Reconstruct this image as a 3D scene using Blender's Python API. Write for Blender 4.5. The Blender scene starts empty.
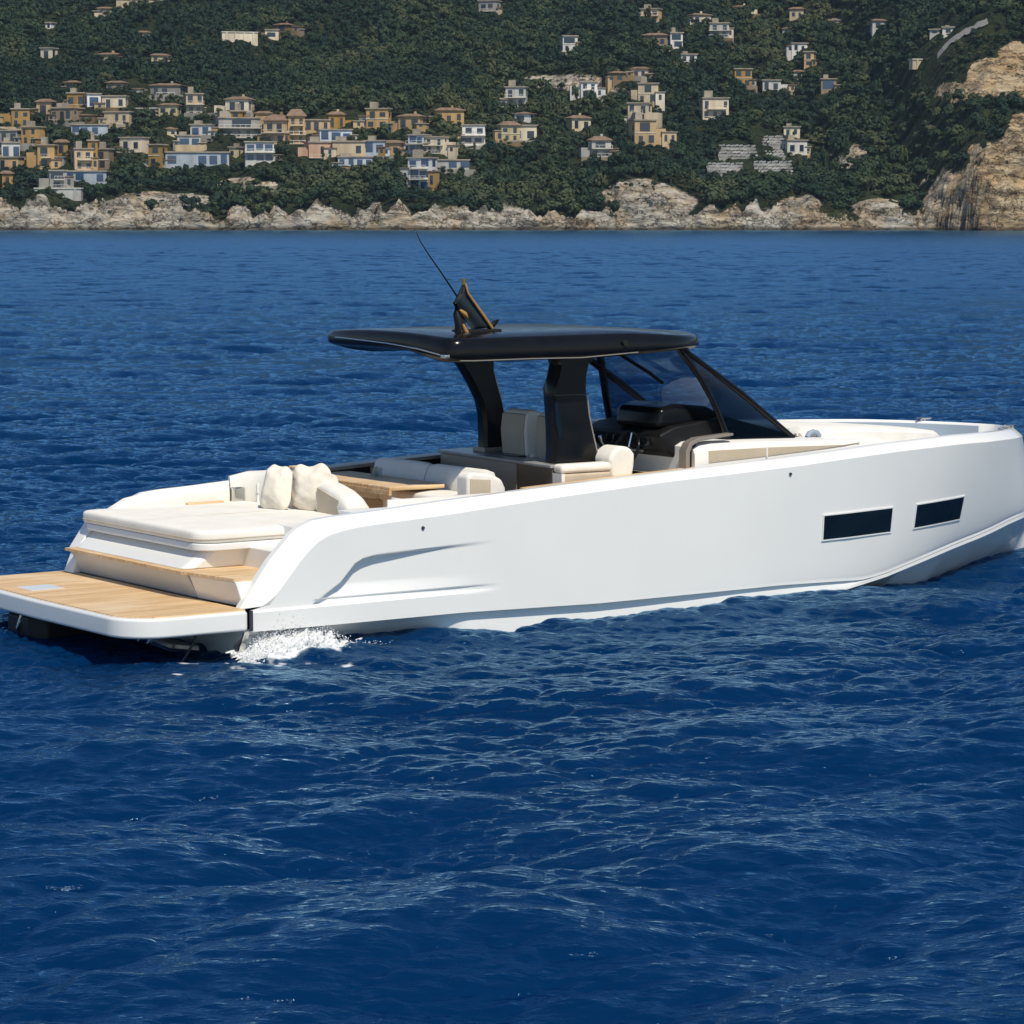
import bpy, bmesh, math, random
import numpy as np
from mathutils import Vector, Matrix

random.seed(7)
rng = np.random.default_rng(11)
S = bpy.context.scene
C = S.collection

# ------------------------------------------------------------------ camera, sky, sun, exposure
F, YH, EYE = 2900.0, 216.0, 3.96            # focal length in pixels, horizon row, eye height (m)
PITCH = math.atan((512 - YH) / F)
cam = bpy.data.objects.new('camera', bpy.data.cameras.new('camera'))
C.objects.link(cam)
cam.location = (0, 0, EYE)
cam.rotation_euler = (math.pi / 2 - PITCH, 0, 0)
cam.data.sensor_width = 36.0
cam.data.lens = F / 1024 * 36.0
cam.data.clip_start = 0.5
cam.data.clip_end = 6000
S.camera = cam

HEAD = math.radians(35)                      # the boat's heading
SUN_EL = math.radians(54)
_sl = Vector((-0.20 * math.cos(HEAD) + 0.98 * math.sin(HEAD), -0.20 * math.sin(HEAD) - 0.98 * math.cos(HEAD))).normalized()
SUN_DIR = Vector((_sl.x * math.cos(SUN_EL), _sl.y * math.cos(SUN_EL), math.sin(SUN_EL)))
world = bpy.data.worlds.new('World')
S.world = world
world.use_nodes = True
wt = world.node_tree
sky = wt.nodes.new('ShaderNodeTexSky')
sky.sky_type = 'NISHITA'
sky.sun_disc = False
sky.sun_elevation = SUN_EL
sky.sun_rotation = math.atan2(SUN_DIR.x, SUN_DIR.y)
sky.air_density = 1.0
sky.dust_density = 0.35
sky.ozone_density = 4.5
bg = wt.nodes['Background']
wt.links.new(sky.outputs['Color'], bg.inputs['Color'])
bg.inputs['Strength'].default_value = 0.105
sun = bpy.data.objects.new('sun', bpy.data.lights.new('sun', 'SUN'))
C.objects.link(sun)
sun.data.energy = 4.3
sun.data.angle = math.radians(0.5)
sun.data.color = (1.0, 0.925, 0.775)
sun.rotation_euler = SUN_DIR.to_track_quat('Z', 'Y').to_euler()
sun.location = (60, -40, 80)
S.view_settings.view_transform = 'Standard'
S.view_settings.look = 'None'
S.view_settings.exposure = 0.0
S.view_settings.gamma = 1.0
S.render.engine = 'CYCLES'
S.cycles.max_bounces = 6
S.cycles.transparent_max_bounces = 12
S.cycles.use_denoising = True
S.cycles.caustics_reflective = True
S.cycles.blur_glossy = 1.0
S.cycles.sample_clamp_indirect = 3.0
S.cycles.sample_clamp_direct = 8.0
S.cycles.caustics_refractive = False

# ------------------------------------------------------------------ helpers
def tag(o, label=None, cat=None, group=None, kind=None):
    if label: o['label'] = label
    if cat: o['category'] = cat
    if group: o['group'] = group
    if kind: o['kind'] = kind
    return o

def ray(px, py):
    u = (512 - py) / F
    return np.array([(px - 512) / F, math.cos(PITCH) + u * math.sin(PITCH), -math.sin(PITCH) + u * math.cos(PITCH)])

def node_mat(name):
    m = bpy.data.materials.new(name)
    m.use_nodes = True
    nt = m.node_tree
    return m, nt, nt.nodes['Principled BSDF']

def mat(name, col, rough=0.5, metal=0.0, spec=0.5, var=0.0, vscale=3.0, bump=0.0, bscale=40.0, coat=0.0, stretch=(1, 1, 1), rvar=0.0):
    m, nt, p = node_mat(name)
    p.inputs['Base Color'].default_value = (*col, 1)
    p.inputs['Roughness'].default_value = rough
    p.inputs['Metallic'].default_value = metal
    p.inputs['Specular IOR Level'].default_value = spec
    p.inputs['Coat Weight'].default_value = coat
    p.inputs['Coat Roughness'].default_value = 0.06
    N, L = nt.nodes, nt.links
    if var or bump or rvar:
        tc = N.new('ShaderNodeTexCoord')
        mp = N.new('ShaderNodeMapping'); mp.inputs['Scale'].default_value = stretch
        L.new(tc.outputs['Object'], mp.inputs['Vector'])
    if var or rvar:
        n = N.new('ShaderNodeTexNoise'); n.inputs['Scale'].default_value = vscale; n.inputs['Detail'].default_value = 6
        L.new(mp.outputs[0], n.inputs['Vector'])
    if var:
        mx = N.new('ShaderNodeMix'); mx.data_type = 'RGBA'
        mx.inputs['A'].default_value = (*[max(0, c * (1 - var)) for c in col], 1)
        mx.inputs['B'].default_value = (*[min(1, c * (1 + var)) for c in col], 1)
        mr = N.new('ShaderNodeMapRange'); mr.inputs['From Min'].default_value = 0.3; mr.inputs['From Max'].default_value = 0.7
        L.new(n.outputs['Fac'], mr.inputs['Value'])
        L.new(mr.outputs[0], mx.inputs['Factor']); L.new(mx.outputs['Result'], p.inputs['Base Color'])
    if rvar:
        mr2 = N.new('ShaderNodeMapRange'); mr2.inputs['To Min'].default_value = rough - rvar; mr2.inputs['To Max'].default_value = rough + rvar
        L.new(n.outputs['Fac'], mr2.inputs['Value']); L.new(mr2.outputs[0], p.inputs['Roughness'])
    if bump:
        b = N.new('ShaderNodeTexNoise'); b.inputs['Scale'].default_value = bscale; b.inputs['Detail'].default_value = 5
        L.new(mp.outputs[0], b.inputs['Vector'])
        bp = N.new('ShaderNodeBump'); bp.inputs['Strength'].default_value = bump; bp.inputs['Distance'].default_value = 0.02
        L.new(b.outputs['Fac'], bp.inputs['Height']); L.new(bp.outputs[0], p.inputs['Normal'])
    return m

def mesh_obj(name, verts, faces, material=None, parent=None, smooth=None, bevel=0.0, bseg=3):
    me = bpy.data.meshes.new(name)
    me.from_pydata([tuple(v) for v in verts], [], [tuple(f) for f in faces])
    bm = bmesh.new(); bm.from_mesh(me)
    bmesh.ops.recalc_face_normals(bm, faces=bm.faces)
    bm.to_mesh(me); bm.free()
    return link_mesh(name, me, material, parent, smooth, bevel, bseg)

def link_mesh(name, me, material=None, parent=None, smooth=None, bevel=0.0, bseg=3):
    o = bpy.data.objects.new(name, me)
    C.objects.link(o)
    if material: me.materials.append(material)
    if parent: o.parent = parent
    if bevel:
        b = o.modifiers.new('bevel', 'BEVEL'); b.width = bevel; b.segments = bseg
        b.limit_method = 'ANGLE'; b.angle_limit = math.radians(35)
        me.shade_smooth()
        w = o.modifiers.new('wn', 'WEIGHTED_NORMAL'); w.keep_sharp = True
    elif smooth is not None:
        me.shade_smooth()
        me.set_sharp_from_angle(angle=math.radians(smooth))
    return o

def box_vf(x0, x1, y0, y1, z0, z1):
    v = [(x0, y0, z0), (x1, y0, z0), (x1, y1, z0), (x0, y1, z0), (x0, y0, z1), (x1, y0, z1), (x1, y1, z1), (x0, y1, z1)]
    f = [(0, 3, 2, 1), (4, 5, 6, 7), (0, 1, 5, 4), (1, 2, 6, 5), (2, 3, 7, 6), (3, 0, 4, 7)]
    return v, f

class MB:
    def __init__(s): s.v, s.f = [], []
    def add(s, v, f):
        n = len(s.v); s.v += [tuple(p) for p in v]; s.f += [tuple(i + n for i in q) for q in f]; return s
    def box(s, *a): return s.add(*box_vf(*a))
    def prism(s, prof, y0, y1, swap=False):          # profile in (x, z) extruded along y
        n = len(prof)
        v = [(x, y0, z) for x, z in prof] + [(x, y1, z) for x, z in prof]
        f = [tuple(range(n)), tuple(reversed(range(n, 2 * n)))] + [(i, (i + 1) % n, n + (i + 1) % n, n + i) for i in range(n)]
        return s.add(v, f)
    def plan(s, outline, z0, z1):                    # outline in (x, y) extruded along z
        n = len(outline)
        v = [(x, y, z0) for x, y in outline] + [(x, y, z1) for x, y in outline]
        f = [tuple(range(n)), tuple(reversed(range(n, 2 * n)))] + [(i, (i + 1) % n, n + (i + 1) % n, n + i) for i in range(n)]
        return s.add(v, f)
    def loft(s, secs, cap=True, closed=True):
        n = len(secs[0]); v = [p for q in secs for p in q]; f = []
        for k in range(len(secs) - 1):
            for i in range(n if closed else n - 1):
                j = (i + 1) % n
                f.append((k * n + i, k * n + j, (k + 1) * n + j, (k + 1) * n + i))
        if cap and closed:
            f.append(tuple(range(n))); f.append(tuple((len(secs) - 1) * n + i for i in range(n)))
        return s.add(v, f)
    def tube(s, pts, r, n=8):
        pts = [Vector(p) for p in pts]; secs = []
        for k, p in enumerate(pts):
            d = (pts[min(k + 1, len(pts) - 1)] - pts[max(k - 1, 0)]).normalized()
            a = d.cross(Vector((0, 0, 1)))
            if a.length < 1e-3: a = d.cross(Vector((0, 1, 0)))
            a.normalize(); b = d.cross(a)
            rr = r[k] if isinstance(r, (list, tuple)) else r
            secs.append([tuple(p + (a * math.cos(t) + b * math.sin(t)) * rr) for t in [2 * math.pi * i / n for i in range(n)]])
        return s.loft(secs)
    def build(s, name, material=None, parent=None, smooth=None, bevel=0.0, bseg=3):
        return mesh_obj(name, s.v, s.f, material, parent, smooth, bevel, bseg)

def np_mesh(name, V, Q, material=None, smooth=True):   # big meshes: V (n,3), Q (m,4)
    me = bpy.data.meshes.new(name)
    V = np.ascontiguousarray(V, np.float32); Q = np.ascontiguousarray(Q, np.int32)
    me.vertices.add(len(V)); me.vertices.foreach_set('co', V.ravel())
    k = Q.shape[1]
    me.loops.add(Q.size); me.loops.foreach_set('vertex_index', Q.ravel())
    me.polygons.add(len(Q)); me.polygons.foreach_set('loop_start', np.arange(0, Q.size, k, dtype=np.int32))
    if smooth: me.polygons.foreach_set('use_smooth', np.ones(len(Q), bool))
    me.update(calc_edges=True)
    if material: me.materials.append(material)
    return me

def attr(me, name, vals):
    a = me.attributes.new(name, 'FLOAT', 'POINT'); a.data.foreach_set('value', np.ascontiguousarray(vals, np.float32).ravel())

def grid_quads(nr, nc):
    i = np.arange(nr - 1)[:, None] * nc + np.arange(nc - 1)[None, :]
    return np.stack([i, i + 1, i + nc + 1, i + nc], -1).reshape(-1, 4)

def vnoise(x, y, seed=0):                                # value noise, smooth, in about -1..1
    r = np.random.default_rng(seed).random((256, 256)) * 2 - 1
    xi = np.floor(x).astype(int); yi = np.floor(y).astype(int)
    fx = x - xi; fy = y - yi
    fx = fx * fx * (3 - 2 * fx); fy = fy * fy * (3 - 2 * fy)
    g = lambda a, b: r[a & 255, b & 255]
    return (g(xi, yi) * (1 - fx) + g(xi + 1, yi) * fx) * (1 - fy) + (g(xi, yi + 1) * (1 - fx) + g(xi + 1, yi + 1) * fx) * fy

def fbm(x, y, o=4, seed=0):
    t = 0; a = 1.0; n = 0
    for k in range(o):
        t = t + a * vnoise(x * 2 ** k + 17.3 * k, y * 2 ** k - 9.1 * k, seed + k); n += a; a *= 0.5
    return t / n

def sstep(a, b, x):
    t = np.clip((x - a) / (b - a), 0, 1); return t * t * (3 - 2 * t)

# ------------------------------------------------------------------ boat frame
BO = Vector((-3.4534, 27.3261, 0.0))
BM = Matrix.Translation(BO) @ Matrix.Rotation(HEAD, 4, 'Z')

# ------------------------------------------------------------------ the sea
def ocean(N, L, lo, hi, peak, direction, spread, slope, seed):
    r = np.random.default_rng(seed)
    k1 = 2 * np.pi * np.fft.fftfreq(N, L / N)
    kx, ky = np.meshgrid(k1, k1, indexing='xy')
    k = np.hypot(kx, ky); k[0, 0] = 1
    kp = 2 * np.pi / peak
    P = np.exp(-1.25 * (kp / k) ** 2) / k ** 3.6
    c = (kx * math.cos(direction) + ky * math.sin(direction)) / k
    P *= np.abs(c) ** spread + 0.04
    P *= sstep(2 * np.pi / hi * 0.8, 2 * np.pi / hi * 1.2, k) * (1 - sstep(2 * np.pi / lo * 0.8, 2 * np.pi / lo * 1.2, k))
    P[0, 0] = 0
    H = np.sqrt(P) * (r.normal(size=(N, N)) + 1j * r.normal(size=(N, N)))
    h = np.fft.ifft2(H).real
    sx = np.fft.ifft2(1j * kx * H).real; sy = np.fft.ifft2(1j * ky * H).real
    s = slope / math.sqrt((sx ** 2 + sy ** 2).mean())
    dx = np.fft.ifft2(-1j * kx / k * H).real; dy = np.fft.ifft2(-1j * ky / k * H).real
    return (h * s, dx * s, dy * s, L, N)

def sample(t, x, y, ca=1.0, sa=0.0):
    h, dx, dy, L, N = t
    X = (x * ca + y * sa) / L * N; Y = (-x * sa + y * ca) / L * N
    xi = np.floor(X).astype(np.int64); yi = np.floor(Y).astype(np.int64)
    fx = (X - xi).astype(np.float32); fy = (Y - yi).astype(np.float32)
    x0 = xi % N; x1 = (xi + 1) % N; y0 = yi % N; y1 = (yi + 1) % N
    def g(a): return (a[y0, x0] * (1 - fx) + a[y0, x1] * fx) * (1 - fy) + (a[y1, x0] * (1 - fx) + a[y1, x1] * fx) * fy
    H, DX, DY = g(h), g(dx), g(dy)
    return H, DX * ca - DY * sa, DX * sa + DY * ca

def sea():
    rows = [2.0]
    while rows[-1] < 835:
        d = rows[-1]
        if d < 10: st = 0.25
        elif d < 13: st = 0.06
        elif d < 300: st = min(0.42, max(0.018, d * d / 11484 * 0.42))
        else: st = 0.42 + (d - 300) / 150
        rows.append(d + st)
    rows = np.array(rows)
    t = np.concatenate([np.linspace(-1, 0, 45)[:-1], np.zeros(0)])
    side = (np.linspace(0, 1, 46)[1:]) ** 1.6
    mid = np.linspace(-0.2, 0.2, 760)
    u = np.concatenate([-side[::-1], np.zeros(len(mid)), side])
    m = np.concatenate([np.full(len(side), -0.2), mid, np.full(len(side), 0.2)])
    D = rows[:, None]
    X = D * m[None, :] + u[None, :] * (0.55 * D + 40)
    Y = np.broadcast_to(D, X.shape)
    d1 = math.radians(101)
    A = ocean(1024, 29.0, 0.10, 2.8, 1.75, d1, 3.2, 0.265, 3)
    B = ocean(512, 83.0, 2.2, 14.0, 4.2, math.radians(84), 2.0, 0.085, 5)
    G = 0.85 + 0.75 * fbm(X / 7.0, Y / 7.0, 3, 31) + 0.25 * fbm(X / 40.0, Y / 60.0, 3, 77)
    h1, a1, b1 = sample(A, X, Y)
    h2, a2, b2 = sample(B, X, Y, math.cos(0.2), math.sin(0.2))
    near = sstep(3, 10, Y)
    Z = (h1 * G + h2) * near
    ch = 1.35
    XX = X + (a1 * G * ch + a2 * ch) * near; YY = Y + (b1 * G * ch + b2 * ch) * near
    Z = np.where(Y > 760, Z * 0.6, Z)
    # wash along the hull at the stern quarter and the boat's own small bow wave
    lx = (XX - BO.x) * math.cos(HEAD) + (YY - BO.y) * math.sin(HEAD)
    ly = -(XX - BO.x) * math.sin(HEAD) + (YY - BO.y) * math.cos(HEAD)
    wash = np.exp(-((lx - 0.5) / 0.55) ** 2 - ((ly + 1.95) / 0.28) ** 2)
    n1 = fbm(XX * 5, YY * 5, 4, 91)
    Z = Z + wash * (0.07 + 0.09 * n1)
    astern = np.exp(-((lx + 1.6) / 2.2) ** 2 - ((ly + 0.4) / 1.9) ** 2)
    Z = Z + astern * 0.05 * n1
    foam = sstep(0.34, 0.56, wash * 0.62 + 0.42 * fbm(XX * 7, YY * 7, 4, 55)) * sstep(0.03, 0.15, wash)
    fl = np.exp(-((lx - 0.1) / 1.6) ** 2 - ((ly + 2.35) / 0.75) ** 2)
    foam = np.maximum(foam, 0.85 * sstep(0.50, 0.64, fl * 0.42 + 0.55 * fbm(XX * 4.2, YY * 8.0, 4, 57)) * sstep(0.05, 0.3, fl))
    V = np.stack([XX, YY, Z], -1).reshape(-1, 3)
    m_, nt, p = node_mat('sea_water')
    N, L = nt.nodes, nt.links
    ar = N.new('ShaderNodeAttribute'); ar.attribute_name = 'ripple'
    fo = N.new('ShaderNodeAttribute'); fo.attribute_name = 'foam'
    geo = N.new('ShaderNodeNewGeometry')
    mp = N.new('ShaderNodeMapping'); mp.inputs['Scale'].default_value = (0.6, 1.5, 1.0); mp.inputs['Rotation'].default_value = (0, 0, 0.15)
    L.new(geo.outputs['Position'], mp.inputs['Vector'])
    n1_ = N.new('ShaderNodeTexNoise'); n1_.inputs['Scale'].default_value = 12; n1_.inputs['Detail'].default_value = 4; n1_.inputs['Roughness'].default_value = 0.55
    L.new(mp.outputs[0], n1_.inputs['Vector'])
    bp = N.new('ShaderNodeBump'); bp.inputs['Strength'].default_value = 0.55; bp.inputs['Distance'].default_value = 0.035
    L.new(n1_.outputs['Fac'], bp.inputs['Height']); N.remove(p)
    body = N.new('ShaderNodeBsdfDiffuse'); body.inputs['Color'].default_value = (0.0003, 0.0180, 0.0690, 1); L.new(bp.outputs[0], body.inputs['Normal'])
    gl = N.new('ShaderNodeBsdfGlossy'); gl.inputs['Color'].default_value = (0.42, 0.70, 0.92, 1)
    L.new(ar.outputs['Fac'], gl.inputs['Roughness']); L.new(bp.outputs[0], gl.inputs['Normal'])
    fr = N.new('ShaderNodeFresnel'); fr.inputs['IOR'].default_value = 1.333; L.new(bp.outputs[0], fr.inputs['Normal'])
    wat = N.new('ShaderNodeMixShader'); L.new(fr.outputs[0], wat.inputs['Fac']); L.new(body.outputs[0], wat.inputs[1]); L.new(gl.outputs[0], wat.inputs[2])
    fm = N.new('ShaderNodeBsdfDiffuse'); fm.inputs['Color'].default_value = (0.78, 0.80, 0.82, 1)
    L.new(bp.outputs[0], fm.inputs['Normal'])
    ms = N.new('ShaderNodeMixShader')
    L.new(fo.outputs['Fac'], ms.inputs['Fac']); L.new(wat.outputs[0], ms.inputs[1]); L.new(fm.outputs[0], ms.inputs[2])
    L.new(ms.outputs[0], nt.nodes['Material Output'].inputs['Surface'])
    me = np_mesh('sea', V, grid_quads(*X.shape), m_)
    attr(me, 'ripple', np.clip(0.05 + 0.20 * sstep(22, 220, Y) - 0.08 * sstep(350, 800, Y), 0, 1))
    attr(me, 'foam', np.clip(foam, 0, 1))
    o = bpy.data.objects.new('sea', me); C.objects.link(o)
    tag(o, 'deep blue rippled sea around the motor yacht', 'sea', kind='structure')
sea()

# ------------------------------------------------------------------ the coast: cliffs, hillside
SHORE = 820.0
HK = SHORE / 1043.0                          # the hillside was laid out at 1043 m
PXM = 1043.0 / F
_cx = np.array([-1500, -200, 0, 60, 140, 200, 260, 330, 420, 500, 560, 600, 640, 680, 720, 780, 830, 900, 925, 945, 965, 990, 1024, 1100, 1300, 2500], float)
_ch = np.array([30, 30, 26, 30, 27, 20, 20, 24, 29, 19, 20, 28, 41, 36, 20, 25, 31, 22, 16, 38, 46, 58, 72, 90, 110, 100], float)
def px_of(x): return x / PXM + 512
def cliff_h(x): return np.interp(px_of(x), _cx, _ch) * PXM * (0.88 + 0.14 * sstep(900, 960, px_of(x)))
def shore_off(x):
    px = px_of(x)
    return 7 * fbm(x / 26.0, x * 0 + 3.3, 4, 8) - 26 * sstep(935, 985, px) + 5 * sstep(905, 925, px) * (1 - sstep(935, 950, px))
def inland(x, y): return np.asarray(y) / HK - 1043.0 - shore_off(np.asarray(x) / HK)
def ground(x, y):
    x = np.asarray(x, float) / HK; y = np.asarray(y, float) / HK
    s = y - 1043.0 - shore_off(x)
    notch = sstep(0.25, 0.6, fbm(x / 17.0, x * 0 + 8.5, 3, 29)) * (1 - sstep(140, 170, x))
    c = cliff_h(x) * (1 + 0.50 * fbm(x / 13.0, s / 60.0, 4, 21)) * (1 - 0.6 * notch)
    wdt = 7.0 + 0.55 * np.maximum(c - 14, 0)
    t = np.clip(s / wdt, -1, 1)
    prof = np.where(t > 0, np.abs(t) ** 0.62, t * 0.6)
    rug = fbm(x / 5.0, s / 3.5, 5, 40); rug2 = 1 - np.abs(fbm(x / 11.0, s / 7.0, 4, 44)) * 2
    on = sstep(-0.1, 0.15, t) * (1 - sstep(0.85, 1.5, s / wdt))
    z = c * prof + on * (4.2 * rug + 3.0 * rug2 - 1.4 + 1.9 * (1 - 2.4 * np.abs(fbm(x / 3.4 + s / 9.0, s / 2.4, 3, 48))))
    up = np.maximum(s - wdt, 0)
    z = z + 0.285 * up + 0.00008 * up ** 2
    z = z + sstep(10, 90, up) * (11.0 * fbm(x / 75.0, s / 120.0, 3, 61) + 2.0 * fbm(x / 18.0, s / 25.0, 3, 66))
    spur = sstep(118, 185, x) * np.exp(-((s - 118) / 70.0) ** 2)
    z = z + 24 * spur - 9 * np.exp(-((x - 120) / 26.0) ** 2) * sstep(25, 120, s)
    z = z + 30 * sstep(200, 420, np.abs(x)) * sstep(0, 200, s)
    z = np.where(s > 420, np.minimum(z, 150 + 0.03 * (s - 420) + 12 * fbm(x / 90.0, s / 90.0, 3, 4)), z)
    return z * HK
def hit(px, py, y0=785.0, y1=1500.0, lift=0.0):         # where a line of sight meets the hillside
    r = ray(px, py); ys = np.arange(y0, y1, 0.7)
    P = r[None, :] / r[1] * ys[:, None]; z = P[:, 2] + EYE
    g = ground(P[:, 0], ys)
    k = np.argmax(g + lift >= z)
    if g[k] + lift < z[k]: k = len(ys) - 1
    return P[k, 0], ys[k], g[k]

ROCKS = [(965, 205, 48, 44), (1010, 185, 34, 52), (1020, 138, 16, 26), (990, 78, 30, 24), (1020, 62, 26, 22), (955, 92, 22, 12), (1034, 75, 26, 30),
         (640, 196, 46, 17), (670, 205, 32, 16), (858, 152, 10, 9), (846, 162, 12, 7), (826, 158, 10, 5), (975, 152, 9, 10), (800, 205, 26, 10), (878, 208, 30, 10),
         (240, 185, 24, 8), (270, 188, 14, 7), (160, 200, 60, 9), (560, 82, 48, 9), (600, 92, 30, 5)]
def rock_mask(x, y, z):
    vy = (y * math.cos(PITCH) - (z - EYE) * math.sin(PITCH))
    px = 512 + F * x / vy; py = 512 - F * (y * math.sin(PITCH) + (z - EYE) * math.cos(PITCH)) / vy
    s = inland(x, y); c = cliff_h(x / HK)
    n = 0.4 * fbm(x / 7.0, y / 7.0, 4, 71)
    notch = sstep(0.25, 0.6, fbm(x / HK / 17.0, x * 0 + 8.5, 3, 29)) * (1 - sstep(140, 170, x / HK))
    m = (1 - sstep(0.58, 1.02, s / (7.0 + 0.55 * np.maximum(c - 14, 0)) + n)) * (1 - 0.75 * notch * sstep(1.0, 3.5, z))
    for cx, cy, rx, ry in ROCKS:
        q = ((px - cx) / rx) ** 2 + ((py - cy) / ry) ** 2
        m = np.maximum(m, 1 - sstep(0.55, 1.15, q + n * 1.3))
    return np.clip(m, 0, 1)

def coast():
    xs = np.concatenate([np.linspace(-1500, -225, 60)[:-1], np.arange(-225, 225, 0.75), np.linspace(225, 1500, 60)])
    ys = np.concatenate([np.arange(1004, 1062, 0.42), np.arange(1062, 1110, 1.6), np.arange(1110, 1420, 3.0), np.linspace(1420, 2700, 60)])
    X, Y = np.meshgrid(xs * HK, ys * HK)
    Z = ground(X, Y)
    Z = np.maximum(Z, -4.0)
    R = rock_mask(X, Y, Z)
    jag = R * (fbm(X / 2.4, Y / 2.4 + Z / 3.0, 4, 83))
    XX = X + 0.9 * jag; YY = Y + 2.0 * R * fbm(X / 3.0, Z / 2.2, 4, 85)
    m_, nt, p = node_mat('hillside_ground')
    N, L = nt.nodes, nt.links
    geo = N.new('ShaderNodeNewGeometry')
    at = N.new('ShaderNodeAttribute'); at.attribute_name = 'rock'
    def noise(sc, det=6, vec=None):
        n = N.new('ShaderNodeTexNoise'); n.inputs['Scale'].default_value = sc; n.inputs['Detail'].default_value = det; n.inputs['Roughness'].default_value = 0.62
        L.new(vec or geo.outputs['Position'], n.inputs['Vector']); return n
    mp = N.new('ShaderNodeMapping'); mp.inputs['Rotation'].default_value = (0.1, 0.45, 0.0); mp.inputs['Scale'].default_value = (0.25, 0.5, 1.0)
    L.new(geo.outputs['Position'], mp.inputs['Vector'])
    n1 = noise(0.55, 8, mp.outputs[0]); n2 = noise(0.12, 5); n3 = noise(1.1, 6)
    vo = N.new('ShaderNodeTexVoronoi'); vo.feature = 'DISTANCE_TO_EDGE'; vo.inputs['Scale'].default_value = 0.17
    nv = noise(0.5, 4); av = N.new('ShaderNodeVectorMath'); av.operation = 'MULTIPLY_ADD'; av.inputs[1].default_value = (4.5, 4.5, 4.5)
    L.new(nv.outputs['Color'], av.inputs[0]); L.new(mp.outputs[0], av.inputs[2])
    sv = N.new('ShaderNodeVectorMath'); sv.operation = 'MULTIPLY'; sv.inputs[1].default_value = (2.4, 1.6, 1.0); L.new(av.outputs[0], sv.inputs[0]); L.new(sv.outputs[0], vo.inputs['Vector'])
    ck = N.new('ShaderNodeMapRange'); ck.inputs['From Max'].default_value = 0.05; ck.inputs['To Min'].default_value = -0.16; ck.inputs['To Max'].default_value = 0.02
    L.new(vo.outputs['Distance'], ck.inputs['Value'])
    nsum = N.new('ShaderNodeMath'); nsum.operation = 'ADD'; L.new(n1.outputs['Fac'], nsum.inputs[0]); L.new(ck.outputs[0], nsum.inputs[1])
    r1 = N.new('ShaderNodeValToRGB')
    e = r1.color_ramp.elements
    e[0].position = 0.30; e[0].color = (0.085, 0.070, 0.052, 1)
    e[1].position = 0.66; e[1].color = (0.52, 0.475, 0.41, 1)
    q = e.new(0.43); q.color = (0.25, 0.22, 0.18, 1)
    q = e.new(0.55); q.color = (0.40, 0.36, 0.30, 1)
    L.new(nsum.outputs[0], r1.inputs['Fac'])
    r2 = N.new('ShaderNodeValToRGB'); e = r2.color_ramp.elements
    e[0].position = 0.35; e[0].color = (0.012, 0.020, 0.008, 1); e[1].position = 0.7; e[1].color = (0.040, 0.047, 0.018, 1)
    L.new(n2.outputs['Fac'], r2.inputs['Fac'])
    # warm ochre staining of parts of the rock
    tint = N.new('ShaderNodeMix'); tint.data_type = 'RGBA'; tint.blend_type = 'MULTIPLY'
    st = N.new('ShaderNodeMapRange'); st.inputs['From Min'].default_value = 0.45; st.inputs['From Max'].default_value = 0.62
    L.new(n2.outputs['Fac'], st.inputs['Value']); L.new(st.outputs[0], tint.inputs['Factor'])
    L.new(r1.outputs['Color'], tint.inputs['A']); tint.inputs['B'].default_value = (1.0, 0.86, 0.68, 1)
    sp0 = N.new('ShaderNodeSeparateXYZ'); L.new(geo.outputs['Position'], sp0.inputs[0])
    tanm = N.new('ShaderNodeMapRange'); tanm.inputs['From Min'].default_value = 112; tanm.inputs['From Max'].default_value = 130
    L.new(sp0.outputs['X'], tanm.inputs['Value'])
    tan = N.new('ShaderNodeMix'); tan.data_type = 'RGBA'; tan.blend_type = 'MULTIPLY'; tan.inputs['B'].default_value = (1.0, 0.87, 0.68, 1)
    L.new(tanm.outputs[0], tan.inputs['Factor']); L.new(tint.outputs['Result'], tan.inputs['A']); tint = tan
    # scrub growing in the rock where it is rough
    ad = N.new('ShaderNodeMath'); ad.operation = 'ADD'
    sc = N.new('ShaderNodeMath'); sc.operation = 'MULTIPLY_ADD'; sc.inputs[1].default_value = 1.3; sc.inputs[2].default_value = -0.62
    L.new(n3.outputs['Fac'], sc.inputs[0]); L.new(sc.outputs[0], ad.inputs[0]); L.new(at.outputs['Fac'], ad.inputs[1])
    mr = N.new('ShaderNodeMapRange'); mr.inputs['From Min'].default_value = 0.52; mr.inputs['From Max'].default_value = 0.70
    L.new(ad.outputs[0], mr.inputs['Value'])
    mx = N.new('ShaderNodeMix'); mx.data_type = 'RGBA'
    L.new(mr.outputs[0], mx.inputs['Factor']); L.new(r2.outputs['Color'], mx.inputs['A']); L.new(tint.outputs['Result'], mx.inputs['B'])
    # dark wet band at the foot of the cliffs
    sx = N.new('ShaderNodeSeparateXYZ'); L.new(geo.outputs['Position'], sx.inputs[0])
    wet = N.new('ShaderNodeMapRange'); wet.inputs['From Min'].default_value = 0.5; wet.inputs['From Max'].default_value = 1.3
    wet.inputs['To Min'].default_value = 0.25; wet.inputs['To Max'].default_value = 1.0
    L.new(sx.outputs['Z'], wet.inputs['Value'])
    mm = N.new('ShaderNodeMix'); mm.data_type = 'RGBA'; mm.blend_type = 'MULTIPLY'; mm.inputs['Factor'].default_value = 1
    cb = N.new('ShaderNodeCombineColor')
    for k in range(3): L.new(wet.outputs[0], cb.inputs[k])
    L.new(mx.outputs['Result'], mm.inputs['A']); L.new(cb.outputs[0], mm.inputs['B'])
    L.new(mm.outputs['Result'], p.inputs['Base Color'])
    p.inputs['Roughness'].default_value = 0.9; p.inputs['Specular IOR Level'].default_value = 0.15
    bp = N.new('ShaderNodeBump'); bp.inputs['Strength'].default_value = 1.0; bp.inputs['Distance'].default_value = 2.6
    L.new(nsum.outputs[0], bp.inputs['Height']); L.new(bp.outputs[0], p.inputs['Normal'])
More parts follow.
